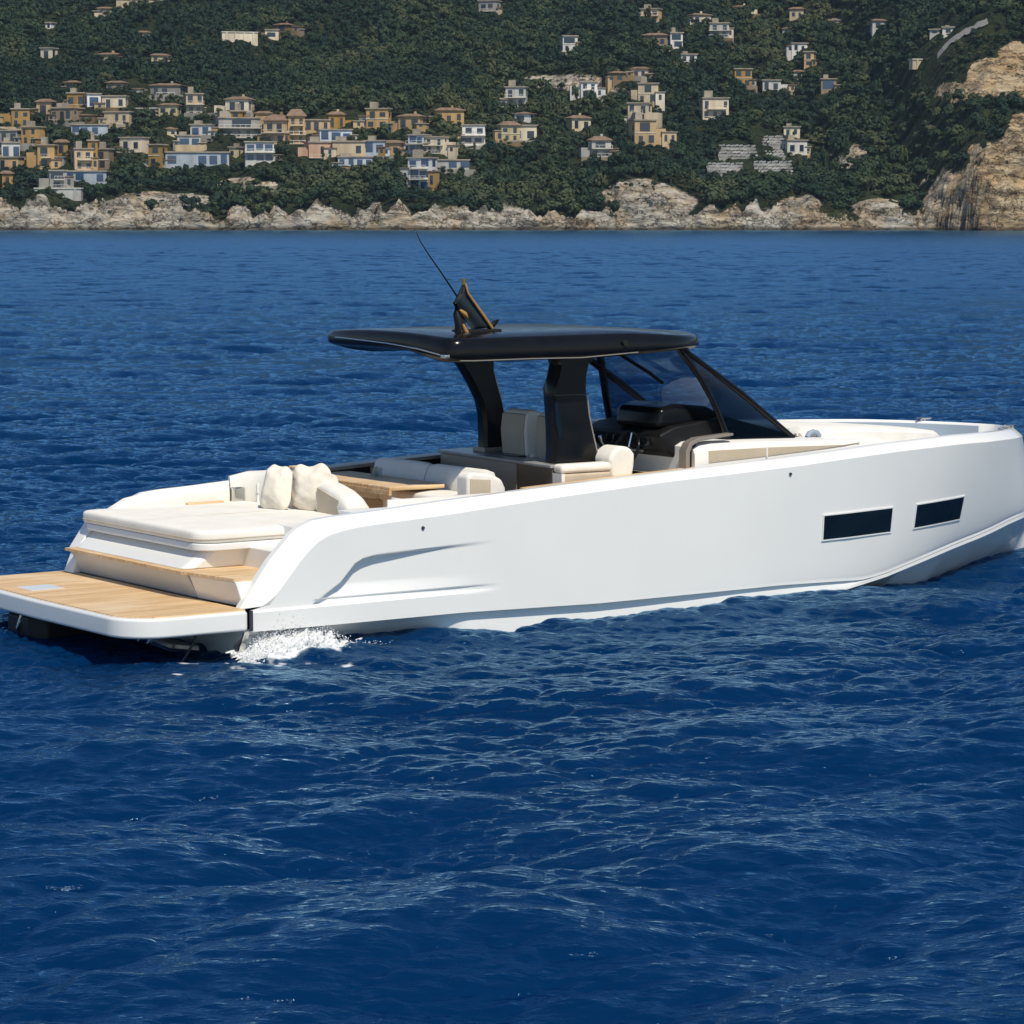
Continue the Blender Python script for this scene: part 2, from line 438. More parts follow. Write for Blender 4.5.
    me = np_mesh('hillside', np.stack([XX, YY, Z], -1).reshape(-1, 3), grid_quads(*X.shape), m_)
    attr(me, 'rock', R)
    o = bpy.data.objects.new('hillside', me); C.objects.link(o)
    tag(o, 'wooded hillside above pale rocky cliffs', 'hillside', kind='structure')
coast()

# thin sea air between the boat and the hillside
def haze():
    m = bpy.data.materials.new('haze'); m.use_nodes = True
    nt = m.node_tree; nt.nodes.remove(nt.nodes['Principled BSDF'])
    v = nt.nodes.new('ShaderNodeVolumePrincipled')
    v.inputs['Color'].default_value = (0.55, 0.78, 1.0, 1)
    v.inputs['Density'].default_value = 0.00005
    v.inputs['Anisotropy'].default_value = 0.1
    nt.links.new(v.outputs[0], nt.nodes['Material Output'].inputs['Volume'])
    o = MB().box(-1700, 1700, -60, 2800, -6, 420).build('haze', m)
    tag(o, 'faint blue sea haze in front of the hillside', 'haze', kind='stuff')
haze()

# ------------------------------------------------------------------ the road high on the right, then the houses
M = {}
M['asphalt_pale'] = mat('pale_road', (0.19, 0.185, 0.175), 0.9, var=0.15, vscale=0.4)
def road():
    pix = [(938, 57), (946, 47), (953, 42), (960, 37), (970, 33), (978, 27), (990, 22)]
    pts = []
    for a, b in zip(pix[:-1], pix[1:]):
        for t in np.linspace(0, 1, 6)[:-1]:
            pts.append(hit(a[0] + (b[0] - a[0]) * t, a[1] + (b[1] - a[1]) * t))
    v, f = [], []
    for k, (x, y, z) in enumerate(pts):
        a = pts[max(k - 1, 0)]; b = pts[min(k + 1, len(pts) - 1)]
        d = Vector((b[0] - a[0], b[1] - a[1], 0)).normalized(); n = Vector((-d.y, d.x, 0)) * 1.5
        for s in (-1, 1):
            qx, qy = x + s * n.x, y + s * n.y
            v.append((qx, qy, float(np.mean([ground(qx + a_, qy + b_) for a_ in (-1.5, 0, 1.5) for b_ in (-1.5, 0, 1.5)])) + 0.55))
    for k in range(len(pts) - 1):
        f.append((2 * k, 2 * k + 1, 2 * k + 3, 2 * k + 2))
    o = mesh_obj('road', v, f, M['asphalt_pale'])
    tag(o, 'pale road climbing the wooded hillside', 'road', kind='structure')
    return pts
ROAD = road()

WALL = {'o': (0.44, 0.28, 0.115), 'O': (0.52, 0.32, 0.12), 'c': (0.58, 0.47, 0.32), 'w': (0.62, 0.60, 0.56), 'g': (0.30, 0.28, 0.25),
        'b': (0.45, 0.50, 0.56), 'n': (0.25, 0.175, 0.10), 'p': (0.52, 0.31, 0.20), 'y': (0.60, 0.50, 0.30)}
for k, c in WALL.items():
    M['wall_' + k] = mat('render_' + k, c, 0.9, spec=0.2, var=0.22, vscale=0.35, stretch=(1, 1, 0.4))
    nt = M['wall_' + k].node_tree; p = nt.nodes['Principled BSDF']; src = p.inputs['Base Color'].links[0].from_socket
    oi = nt.nodes.new('ShaderNodeObjectInfo'); hs = nt.nodes.new('ShaderNodeHueSaturation')
    mr_ = nt.nodes.new('ShaderNodeMapRange'); mr_.inputs['To Min'].default_value = 0.62; mr_.inputs['To Max'].default_value = 1.12
    ms_ = nt.nodes.new('ShaderNodeMapRange'); ms_.inputs['To Min'].default_value = 1.15; ms_.inputs['To Max'].default_value = 0.7
    nt.links.new(oi.outputs['Random'], mr_.inputs['Value']); nt.links.new(oi.outputs['Random'], ms_.inputs['Value'])
    nt.links.new(mr_.outputs[0], hs.inputs['Value']); nt.links.new(ms_.outputs[0], hs.inputs['Saturation'])
    nt.links.new(src, hs.inputs['Color']); nt.links.new(hs.outputs[0], p.inputs['Base Color'])
M['roof_tile'] = mat('terracotta_tiles', (0.20, 0.135, 0.09), 0.9, spec=0.2, var=0.35, vscale=0.8, bump=0.4, bscale=2.5)
M['roof_flat'] = mat('flat_roof_felt', (0.30, 0.255, 0.20), 0.9, spec=0.2, var=0.25, vscale=0.4)
M['pane'] = mat('house_window_glass', (0.022, 0.035, 0.055), 0.12, spec=0.6)
M['pane_blue'] = mat('house_blue_glass', (0.035, 0.075, 0.15), 0.1, spec=0.6, var=0.6, vscale=0.5)
M['slab'] = mat('pale_concrete', (0.52, 0.48, 0.41), 0.85, spec=0.2, var=0.15, vscale=0.5)
M['net'] = mat('greenhouse_cover', (0.24, 0.24, 0.235), 0.6, var=0.6, vscale=0.3)

# x0, y0, x1, y1 in the photograph (only to find the spot on the hillside and the size), wall, roof, style, label
HOUSES = [
 (0,110,28,127,'o','f','','wide ochre block with flat roof at the left edge of the town'),
 (12,112,28,128,'O','t','','orange house with tiled roof beside the wide ochre block'),
 (24,128,40,145,'O','f','','orange two storey house just above the big orange apartment block'),
 (27,146,54,170,'O','f','balc','big orange apartment block with rows of white balconies'),
 (0,132,18,144,'g','f','','grey flat roofed house at the left edge above the white one'),
 (0,144,17,158,'w','f','glass','white house with blue glass at the left edge'),
 (0,158,20,172,'O','f','','low orange building at the left edge beside the orange apartment block'),
 (0,172,10,186,'O','t','','lowest orange house at the left edge near the shore trees'),
 (38,100,52,115,'o','t','','small ochre house with tiled roof standing above the ochre roofs'),
 (55,141,67,156,'o','t','','small ochre house right of the big orange apartment block'),
 (72,150,90,171,'o','f','balc','ochre building with dark balconies beside the square ochre tower'),
 (88,142,97,170,'O','f','','narrow square ochre tower above the glass fronted block'),
 (97,150,110,170,'n','f','','brown building right of the narrow ochre tower'),
 (38,172,64,189,'g','f','balc','grey unfinished building with white frames just above the cliff'),
 (66,172,105,182,'b','f','glass','long low building with a blue glass front near the cliff'),
 (36,190,80,195,'w','f','wall','low white terrace wall on top of the cliff'),
 (68,94,84,108,'o','f','balc','ochre house with open terraces in the upper row of the left town'),
 (85,95,98,107,'w','f','glass','small white and blue house in the upper row of the left town'),
 (103,97,125,109,'c','f','','beige flat roofed house above the long brown arcade'),
 (54,109,90,123,'n','f','balc','long brown arcaded building with dark openings'),
 (106,113,131,125,'c','f','balc','pale end block of the long brown arcade'),
 (71,126,105,135,'b','f','glass','low grey blue building below the long brown arcade'),
 (108,82,124,91,'n','t','','brown house with tiled roof highest above the left town'),
 (140,84,180,96,'g','t','balc','long taupe house with wide roof above the left town'),
 (160,104,178,115,'y','t','','bright cream villa left of the tall cream house above the town'),
 (185,95,201,115,'c','f','balc','tall cream house with dark balconies above the left town'),
 (133,109,158,115,'g','f','wall','low grey terrace wall left of the cream villa'),
 (216,98,250,113,'c','t','','wide beige villa with low roof on the upper slope'),
 (122,139,145,153,'c','f','balc','beige house with balconies left of the ochre corner house'),
 (151,146,163,166,'o','f','','ochre corner house at the left end of the long blue block'),
 (164,153,224,167,'b','f','glass','long blue glazed block with a flat taupe roof'),
 (192,126,212,137,'w','f','glass','white house with shaded terrace above the long blue block'),
 (176,137,198,147,'w','f','glass','bluish white house just behind the long blue block'),
 (165,129,174,136,'y','h','','tiny cream house standing among trees above the blue block'),
 (233,113,243,138,'O','f','','narrow ochre tower in front of the dark block'),
 (216,119,256,138,'g','f','balc','dark grey block behind the narrow ochre tower'),
 (232,148,239,158,'y','f','','tiny cream hut right of the long blue block'),
 (245,143,272,163,'w','f','glass','white and blue house below the big ochre palazzo'),
 (256,112,271,124,'O','t','','ochre house with roof left of the big ochre palazzo'),
 (266,117,288,145,'o','t','balc','left wing of the big ochre palazzo, under a tiled roof'),
 (288,112,304,144,'O','t','balc','right wing of the big ochre palazzo, with a tiled roof'),
 (328,113,354,128,'O','t','','large ochre house with brown roof right of the palazzo'),
 (368,110,389,129,'O','f','','square ochre house under a wide flat roof'),
 (392,115,422,128,'o','t','','long ochre house right of the square one'),
 (435,109,462,123,'O','t','','orange villa on its own at the end of the ochre row'),
 (304,121,328,133,'o','f','','narrow ochre house between palazzo and glass block'),
 (318,131,349,143,'b','f','glass','blue glass terrace house below the large ochre house'),
 (296,143,333,158,'p','f','balc','pinkish apartment house below the palazzo'),
 (334,143,364,157,'c','f','','beige house right of the pinkish apartment house'),
 (366,142,386,156,'b','f','glass','blue glass fronted house in the middle of the town'),
 (386,142,402,156,'o','t','','ochre house joined to the blue glass fronted house'),
 (411,136,427,153,'b','f','glass','blue glass tower house above the white stacked one'),
 (428,138,453,154,'c','f','balc','cream house with broken terraces right of the blue tower'),
 (411,159,434,190,'w','f','glass','white stacked house with blue balconies lowest among the trees'),
 (437,161,467,170,'w','f','glass','long white low house among the trees at the town end'),
 (463,126,484,146,'w','f','balc','white villa with terrace wall right of the town'),
 (500,123,518,142,'y','t','','cream villa with taupe roof left of the wide cream one'),
 (514,127,536,142,'y','f','','wide cream villa with flat roof'),
 (338,158,370,167,'b','f','glass','low blue building in front of the beige houses'),
 (507,88,526,108,'w','f','balc','white three storey villa on the middle slope'),
 (517,113,532,122,'w','h','','small white house with tiled roof just above the wide cream villa'),
 (571,83,596,98,'w','f','balc','white modern villa stepping down the middle slope'),
 (569,117,588,132,'y','t','','cream house with a brown roof above the white banded house'),
 (581,138,609,157,'w','t','balc','white banded house with brown roof low on the slope'),
 (562,37,576,52,'w','f','','small white house high on the middle slope'),
 (643,10,660,23,'O','f','balc','orange house over a white base near the top'),
 (645,34,667,46,'n','t','','brown roofed house joined to a white tower house'),
 (669,34,681,49,'w','f','','narrow white tower house beside the brown roof'),
 (672,55,695,63,'w','f','','long low white house under the white tower house'),
 (611,73,634,82,'n','t','','long brown roofed barn left of the orange roof'),
 (633,68,649,78,'p','t','','orange roofed house above the tall stone ruin'),
 (632,85,657,104,'c','f','','top block of the tall pale stone ruin'),
 (631,104,660,124,'c','f','balc','middle block of the tall pale stone ruin'),
 (632,122,664,146,'o','f','','bottom block of the tall stone ruin with ochre side'),
 (691,14,709,24,'c','t','','cream ruin near the top left of the white terraced house'),
 (711,24,729,38,'w','f','balc','white terraced house high on the slope'),
 (736,6,757,14,'y','t','','cream house with brown roof at the very top'),
 (735,70,751,87,'O','f','','bright ochre house alone on the upper slope'),
 (764,81,790,92,'w','f','','white hotel with rows of small windows'),
 (702,99,727,120,'c','f','balc','cream half ruined house above the slatted greenhouses'),
 (785,128,800,137,'y','f','','cream house above the right end of the greenhouses'),
 (785,141,805,155,'w','f','balc','white villa at the right end of the greenhouses'),
 (791,44,806,52,'w','f','','small white house above the ochre tower house'),
 (806,53,815,67,'O','f','','slim ochre tower house on the right slope'),
 (794,71,803,80,'y','t','','small cream chapel below the slim ochre tower house'),
 (822,81,836,93,'n','f','glass','brown box house with a flat roof alone on the right slope'),
 (783,28,792,36,'w','h','','tiny white house on the upper right slope'),
 (791,8,804,19,'c','t','','cream house at the top above the tiny white house'),
 (831,21,847,25,'c','f','','low beige house alone on the right slope'),
 (873,20,885,28,'w','t','','small white house in the woods left of the road'),
 (944,28,957,33,'w','f','','low white house beside the pale road'),
 (933,30,942,34,'w','f','','low white shed left of the white house by the road'),
 (911,60,930,63,'c','f','wall','low beige wall below the pale road'),
 (47,24,53,30,'w','f','','tiny white house high above the left town'),
 (98,54,119,61,'y','t','','cream house with low roof alone high on the left slope'),
 (150,55,167,62,'y','t','','small cream house right of the one alone high on the left'),
 (43,49,53,59,'c','f','','small ruined cream tower high on the left slope'),
 (138,32,148,38,'c','t','','tiny cream house high between the left slopes'),
 (97,8,111,14,'c','t','','beige house at the top left edge of the wood'),
 (67,82,77,90,'o','t','','small ochre house left of the highest brown roof'),
 (118,0,164,5,'c','f','wall','long beige ruin wall at the top of the picture'),
 (222,33,256,40,'c','f','wall','long beige terrace ruin on the left middle slope'),
 (277,24,299,33,'n','t','','brown roofed ruin beside a beige wall'),
 (263,31,276,39,'c','f','','small beige ruin left of the brown roofed ruin'),
 (481,2,498,12,'g','f','balc','grey unfinished house at the top middle'),
]
GREENHOUSES = [(719,145,757,159,'upper left slatted greenhouse on the slope'), (709,163,745,176,'lower left slatted greenhouse, nearest the shore wood'),
               (757,136,786,147,'topmost slatted greenhouse below the cream house'), (755,161,792,174,'lower right slatted greenhouse beside the white villa'), (760,148,785,159,'middle slatted greenhouse left of the white villa')]
SITES = []                                    # x, y, half width, depth: kept clear of trees

def house(x0, y0, x1, y1, wk, rk, style, label, rr):
    cx, cy = (x0 + x1) / 2, y1
    x, y, z = hit(cx, cy)
    w = 1.08 * (x1 - x0) * y / F; h = 1.06 * (y1 - y0) * y / F
    dep = min(max(0.6 * w, 5.0), 11.0)
    if style == 'wall': dep = 2.5
    yaw = rr.uniform(-0.42, 0.38)
    w = w / (math.cos(yaw) + 0.25 * abs(math.sin(yaw)))
    SITES.append((x, y, w / 2 + 1.5, dep, h))
    kind = 'terrace_wall' if style == 'wall' else 'house'
    root = bpy.data.objects.new(kind, None); C.objects.link(root)
    root.location = (x, y + dep / 2, z); root.rotation_euler = (0, 0, yaw)
    tag(root, label, 'wall' if style == 'wall' else 'house', 'houses on the hillside')
    W, D = w / 2, dep / 2
    wall = M['wall_' + wk]
    hb = h * (0.80 if rk in 'th' else 0.95)
    b = MB()
    if style == 'wall':
        b.box(-W, W, -D, D, -2, hb)
        for k in range(max(2, int(w / 3))):
            px = -W + (k + 0.5) * w / max(2, int(w / 3)); b.box(px - 0.25, px + 0.25, -D - 0.3, -D + 0.01, -2, hb * rr.uniform(0.7, 1.1))
        b.build('wall', wall, root)
        MB().box(-W - 0.2, W + 0.2, -D - 0.25, D + 0.2, hb, hb + 0.35).build('coping', M['slab'], root)
        return
    if w > 7.5 and rr.random() < 0.75 and style != 'glass':       # a lower wing beside the main block
        s = rr.choice((-1, 1)); cut = w * rr.uniform(0.26, 0.42); hw = hb * rr.uniform(0.55, 0.82)
        a0, a1 = (-W, W - cut) if s > 0 else (-W + cut, W)
        b.box(a0, a1, -D, D, -6, hb)
        if s > 0: b.box(a1, W, -D + rr.uniform(0.5, 1.6), D, -6, hw)
        else: b.box(-W, a0, -D + rr.uniform(0.5, 1.6), D, -6, hw)
    else:
        a0, a1 = -W, W; b.box(-W, W, -D, D, -6, hb)
    b.build('wall', wall, root)
    if rk == 'f':
        r = MB().box(a0 - 0.35, a1 + 0.35, -D - 0.4, D + 0.35, hb + 0.003, hb + 0.38)
        if rr.random() < 0.5: r.box(a0 + 0.8, a0 + 0.8 + 0.32 * (a1 - a0), -D * 0.4, D * 0.6, hb + 0.38, hb + 0.38 + min(2.2, 0.3 * h))
        r.build('roof', M['roof_flat'], root)
    else:
        e = 0.55; zt = h * 1.02 - hb; rg = 0.0 if rk == 'h' else 0.55 * (a1 - a0) / 2
        m = (a0 + a1) / 2
        v = [(a0 - e, -D - e, hb), (a1 + e, -D - e, hb), (a1 + e, D + e, hb), (a0 - e, D + e, hb),
             (a0 - e, -D - e, hb + 0.18), (a1 + e, -D - e, hb + 0.18), (a1 + e, D + e, hb + 0.18), (a0 - e, D + e, hb + 0.18), (m - rg - 0.1, 0, hb + max(zt, 0.8)), (m + rg + 0.1, 0, hb + max(zt, 0.8))]
        f = [(0, 1, 2, 3), (0, 1, 5, 4), (1, 2, 6, 5), (2, 3, 7, 6), (3, 0, 4, 7), (4, 5, 9, 8), (5, 6, 9), (6, 7, 8, 9), (7, 4, 8)]
        rf = mesh_obj('roof', v, f, M['roof_tile'], root)
        if w > 6: MB().box(m - 0.4 + rg * 0.5, m + 0.3 + rg * 0.5, 0.6, 1.3, hb + 0.2, hb + max(zt, 0.8) + 0.7).build('chimney', wall, rf)
    fl = max(1, min(5, int(round(hb / 3.1)))); fh = hb / fl
    nc = max(1, min(6, int((a1 - a0) / 2.5)))
    glass = style == 'glass'
    pane = M['pane_blue'] if glass else M['pane']
    ww = (a1 - a0) / nc * (0.80 if glass else rr.uniform(0.42, 0.62)); wh = fh * (0.68 if glass else rr.uniform(0.5, 0.68))
    wm = None
    def opening(px, py, z0, w_, h_, turn=0.0):
        nonlocal wm
        if wm is None:
            wo = MB().box(-0.5, 0.5, -0.04, 0.05, 0, 1).build('window', pane, root); wm = wo.data
        else:
            wo = bpy.data.objects.new('window', wm); C.objects.link(wo); wo.parent = root
        wo.location = (px, py, z0); wo.scale = (w_, 1, h_); wo.rotation_euler = (0, 0, turn)
    for i in range(fl):
        kind_ = rr.random()
        if kind_ < 0.22 and not glass and i > 0:            # an open loggia across part of the floor
            q0 = rr.uniform(0.05, 0.35); q1 = rr.uniform(0.55, 0.95)
            opening(a0 + (a1 - a0) * (q0 + q1) / 2, -D - 0.02, i * fh + fh * 0.14, (a1 - a0) * (q1 - q0), fh * 0.70)
            continue
        for j in range(nc):
            if nc > 2 and rr.random() < 0.16: continue
            px = a0 + (j + 0.5 + rr.uniform(-0.12, 0.12)) * (a1 - a0) / nc
            if rr.random() < 0.22: opening(px, -D - 0.02, i * fh + fh * 0.04, ww * 0.8, fh * 0.72)
            else: opening(px, -D - 0.02, i * fh + fh * rr.uniform(0.18, 0.26), ww * rr.uniform(0.7, 1.05), wh * rr.uniform(0.8, 1.05))
    for i in range(fl):
        for sd_ in (-1, 1):
            for j in range(2 if dep > 6 else 1):
                if rr.random() < 0.25: continue
                opening((a1 + 0.02) if sd_ > 0 else (a0 - 0.02), -D + (j + 0.5) * dep / (2 if dep > 6 else 1), i * fh + fh * 0.22, ww * 0.7, wh, math.pi / 2)
    # annexes, stair heads and pergolas that have grown round the house
    for _ in range(rr.choice((0, 1, 1, 2, 2)) if w > 4.5 else rr.choice((0, 0, 1))):
        s_ = rr.choice((-1, 1)); aw = rr.uniform(0.22, 0.5) * w; ah = hb * rr.uniform(0.3, 0.7)
        ax0 = (W - 0.3 * aw) if s_ > 0 else (-W - 0.7 * aw); y_ = -D - rr.uniform(-0.8, 1.6)
        an = MB().box(ax0, ax0 + aw, y_, y_ + dep * 0.6, -5, ah).build('annex', M['wall_' + rr.choice((wk, wk, 'c', 'g', 'o'))], root)
        MB().box(ax0 - 0.25, ax0 + aw + 0.25, y_ - 0.3, y_ + dep * 0.6 + 0.2, ah + 0.003, ah + 0.28).build('annex_roof', M[rr.choice(('roof_tile', 'roof_flat'))], an)
        for k in range(max(1, int(aw / 2.2))):
            px = ax0 + (k + 0.5) * aw / max(1, int(aw / 2.2))
            MB().box(px - 0.45, px + 0.45, y_ - 0.05, y_ + 0.04, ah * 0.3, ah * 0.8).build('window', M['pane'], an)
    if rr.random() < 0.35 and w > 5:                        # garden terrace wall below
        MB().box(-W - 1, W + 1.5, -D - 3.4, -D - 3.0, -6, rr.uniform(-0.4, 0.5)).build('garden_wall', M['wall_' + rr.choice('cgn')], root)
    if style in ('balc', 'glass'):
        for i in range(1 if glass else 0, fl):
            t0, t1 = (a0 - 0.2, a1 + 0.2) if rr.random() < 0.6 else (a0 + 0.15 * w, a1 - 0.1 * w)
            bb = MB().box(t0, t1, -D - 1.5, -D - 0.003, i * fh - 0.12, i * fh + 0.12)
            bb.build('balcony', M['slab'], root)
            q = MB()
            n = max(3, int((t1 - t0) / 1.6))
            for k in range(n + 1):
                px = t0 + 0.05 + (t1 - t0 - 0.2) * k / n; q.box(px, px + 0.1, -D - 1.46, -D - 1.36, i * fh + 0.12, i * fh + 1.0)
            q.box(t0, t1, -D - 1.48, -D - 1.34, i * fh + 0.95, i * fh + 1.08)
            q.build('railing', M['wall_w'] if wk in 'wbgO' else M['slab'], root)
    elif rr.random() < 0.7 and fl > 1:
        MB().box(a0 - 0.1, a1 + 0.1, -D - 0.12, -D - 0.003, fh - 0.12, fh + 0.12).build('string_course', M['slab'], root)

rh = random.Random(5)
for hrow in HOUSES: house(*hrow, rh)
def greenhouse(x0, y0, x1, y1, label, rr):
    x, y, z = hit((x0 + x1) / 2, y1)
    w = (x1 - x0) * y / F / 2; h = (y1 - y0) * y / F
    SITES.append((x, y, w + 1, 12, h))
    root = bpy.data.objects.new('greenhouse', None); C.objects.link(root)
    root.location = (x, y, z); root.rotation_euler = (0, 0, rr.uniform(-0.06, 0.06))
    tag(root, label, 'greenhouse', 'slatted greenhouses on the slope')
    n = 4
    for k in range(n):
        z0 = h * k / n; yy = 2.4 * k
        MB().box(-w, w, yy, yy + 2.4, z0 - 4, z0 + h / n * 0.35).build('terrace', M['wall_g'], root)
        c = MB(); m = 9
        for j in range(m):
            a = -w + 2 * w * j / m + rr.uniform(0, 0.6)
            zt = z0 + h / n * rr.uniform(0.75, 0.98)
            c.add([(a, yy + 0.2, zt - 0.25), (a + 2 * w / m * 0.92, yy + 0.2, zt), (a + 2 * w / m * 0.92, yy + 2.0, zt + 0.35), (a, yy + 2.0, zt + 0.1),
                   (a, yy + 0.2, zt - 0.45), (a + 2 * w / m * 0.92, yy + 0.2, zt - 0.2), (a + 2 * w / m * 0.92, yy + 2.0, zt + 0.15), (a, yy + 2.0, zt - 0.1)],
                  [(0, 1, 2, 3), (7, 6, 5, 4), (0, 4, 5, 1), (1, 5, 6, 2), (2, 6, 7, 3), (3, 7, 4, 0)])
            c.box(a, a + 0.14, yy + 0.25, yy + 0.4, z0, zt - 0.3)
        c.build('slatted_cover', M['net'], root)
for g in GREENHOUSES: greenhouse(*g, rh)

# ------------------------------------------------------------------ trees
def crown_proto(seed, n, lobes=6, flat=0.8):             # unit crown: leaf clumps on the skins of several lobes
    r = np.random.default_rng(seed)
    c = r.normal(size=(lobes, 3)); c /= np.linalg.norm(c, axis=1)[:, None]
    c *= r.uniform(0.25, 0.62, lobes)[:, None]; c[:, 2] = np.abs(c[:, 2]) * 0.9 - 0.12
    R = r.uniform(0.34, 0.56, lobes)
    k = r.integers(0, lobes, n)
    d = r.normal(size=(n, 3)); d[:, 2] = np.where(d[:, 2] < -0.4, -d[:, 2], d[:, 2]); d /= np.linalg.norm(d, axis=1)[:, None]
    p = c[k] + d * (R[k] * r.uniform(0.72, 1.10, n))[:, None]
    nn = d + r.normal(size=(n, 3)) * 0.20; nn /= np.linalg.norm(nn, axis=1)[:, None]
    a = np.cross(nn, r.normal(size=(n, 3))); a /= np.linalg.norm(a, axis=1)[:, None]
    b = np.cross(nn, a)
    s = r.uniform(0.10, 0.20, n)[:, None] * (110 / n) ** 0.33
    q = np.stack([p - a * s - b * s * 0.6, p + a * s * 0.5 - b * s, p + a * s + b * s * 0.5, p - a * s * 0.4 + b * s], 1)
    q[..., 2] = q[..., 2] * flat + 0.55
    return q                                              # (n,4,3), about 0..1.2 high, radius about 1

def leaf_mat(name, c0, c1, c2):
    m, nt, p = node_mat(name)
    N, L = nt.nodes, nt.links
    a = N.new('ShaderNodeAttribute'); a.attribute_name = 'kind'
    r = N.new('ShaderNodeValToRGB'); e = r.color_ramp.elements
    e[0].color = (*c0, 1); e[1].color = (*c2, 1); q = e.new(0.55); q.color = (*c1, 1)
    L.new(a.outputs['Fac'], r.inputs['Fac'])
    L.new(r.outputs['Color'], p.inputs['Base Color'])
    p.inputs['Roughness'].default_value = 0.75; p.inputs['Specular IOR Level'].default_value = 0.2
    return m
M['leaves'] = leaf_mat('wood_leaves', (0.012, 0.028, 0.017), (0.028, 0.047, 0.022), (0.062, 0.072, 0.030))
M['bark'] = mat('bark', (0.06, 0.045, 0.032), 0.95, var=0.3, vscale=2)

def clear_of(x, y, z):
    """True where a tree may stand: off the houses, off what they look out over, off the road."""
    ok = np.ones(len(x), bool); low = np.zeros(len(x), bool)
    for hx, hy, hw, dp, hh in SITES:
        dx = np.abs(x - hx * (y / hy)); dy = y - hy
        ok &= ~((dx < hw + 0.5) & (dy > -2.5) & (dy < dp + 3.0))
        low |= (dx < hw + 0.5) & (dy <= -2.5) & (dy > -11)
    for rx, ry, rz in ROAD:
        ok &= np.hypot(x - rx, y - ry) > 5.0
        low |= (np.abs(x - rx) < 6) & (y < ry) & (y > ry - 25)
    return ok, low

def wood():
    protos = [crown_proto(100 + k, 140, 6, f) for k, f in enumerate((0.8, 0.9, 1.0, 0.75, 1.1, 0.85))]
    n = 34000
    y = (1046 + (rng.random(n) ** 0.85) * 400) * HK
    x = (rng.random(n) * 2 - 1) * (y * 0.177 + 36)
    z = ground(x, y)
    R = rock_mask(x, y, z)
    ok, low = clear_of(x, y, z)
    scrub = (R >= 0.45) & (rng.random(n) < 0.30) & (fbm(x / 6.0, z / 5.0, 3, 19) > 0.05)
    keep = ok & ((R < 0.40 + 0.3 * rng.random(n)) | scrub) & (z > 3.0)
    clump = fbm(x / 30.0, y / 40.0, 3, 15)
    rad = np.clip(rng.normal(2.3, 0.65, n) + 0.9 * clump, 1.1, 4.2) * 0.85
    rad = np.where(low, np.minimum(rad, rng.uniform(0.8, 1.6, n)), rad)
    near = inland(x, y) < 45
    rad = np.where(near & ~low, rad * 1.15, rad)
    rad = np.where(R > 0.45, np.minimum(rad * 0.45, 1.1), np.where(R > 0.25, rad * 0.75, rad))
    x, y, z, rad, clump = x[keep], y[keep], z[keep], rad[keep], clump[keep]
    # thin where crowns would sit inside one another
    o = np.argsort(-rad); cell = {}; sel = []
    for i in o:
        kx, ky = int(x[i] // 5), int(y[i] // 5); bad = False
        for a in (-1, 0, 1):
            for b in (-1, 0, 1):
                for j in cell.get((kx + a, ky + b), ()):
                    if (x[i] - x[j]) ** 2 + (y[i] - y[j]) ** 2 < (0.46 * (rad[i] + rad[j])) ** 2: bad = True; break
                if bad: break
            if bad: break
        if not bad: cell.setdefault((kx, ky), []).append(i); sel.append(i)
    sel = np.array(sel)
    x, y, z, rad, clump = x[sel], y[sel], z[sel], rad[sel], clump[sel]
    return protos, x, y, z, rad, clump
protos, wx, wy, wz, wr, wc = wood()

def pixel_of(x, y, z):
    vy = y * math.cos(PITCH) - (z - EYE) * math.sin(PITCH)
    return 512 + F * x / vy, 512 - F * (y * math.sin(PITCH) + (z - EYE) * math.cos(PITCH)) / vy

# the largest trees, along the shore, are things of their own; all the rest of the wood is one mass
tpx, tpy = pixel_of(wx, wy, wz)
cand = np.where((tpx > 4) & (tpx < 1020) & (inland(wx, wy) < 75) & (wr > 2.0))[0]
cand = cand[np.argsort(-wr[cand] + 0.02 * inland(wx[cand], wy[cand]))][:150]
single = np.zeros(len(wx), bool); single[cand] = True

def build_wood():
    idx = np.where(~single)[0]
    V = []; T = []
    for i in idx:
        q = protos[int(rng.integers(0, len(protos)))]
        a = rng.random() * 6.283; ca, sa = math.cos(a), math.sin(a)
        r = wr[i]; hz = r * rng.uniform(0.8, 1.3)
        if rng.random() < 0.07: hz = r * 1.7; r *= 0.5
        p = np.empty_like(q)
        p[..., 0] = (q[..., 0] * ca - q[..., 1] * sa) * r + wx[i]
        p[..., 1] = (q[..., 0] * sa + q[..., 1] * ca) * r + wy[i]
        p[..., 2] = q[..., 2] * hz + wz[i] + 0.3
        V.append(p.reshape(-1, 3))
        t = np.clip(0.40 + 0.85 * wc[i] + rng.normal(0, 0.24), 0, 1)
        T.append(np.repeat(np.clip(t + rng.normal(0, 0.03, len(q)), 0, 1), 4))
    V = np.concatenate(V); T = np.concatenate(T)
    me = np_mesh('wood', V, np.arange(len(V)).reshape(-1, 4), M['leaves'], smooth=False)
    attr(me, 'kind', T)
    o = bpy.data.objects.new('wood', me); C.objects.link(o)
    tag(o, 'dense green wood covering the hillside behind the houses', 'wood', kind='stuff')
    print('wood trees', len(idx), 'quads', len(V) // 4)
build_wood()

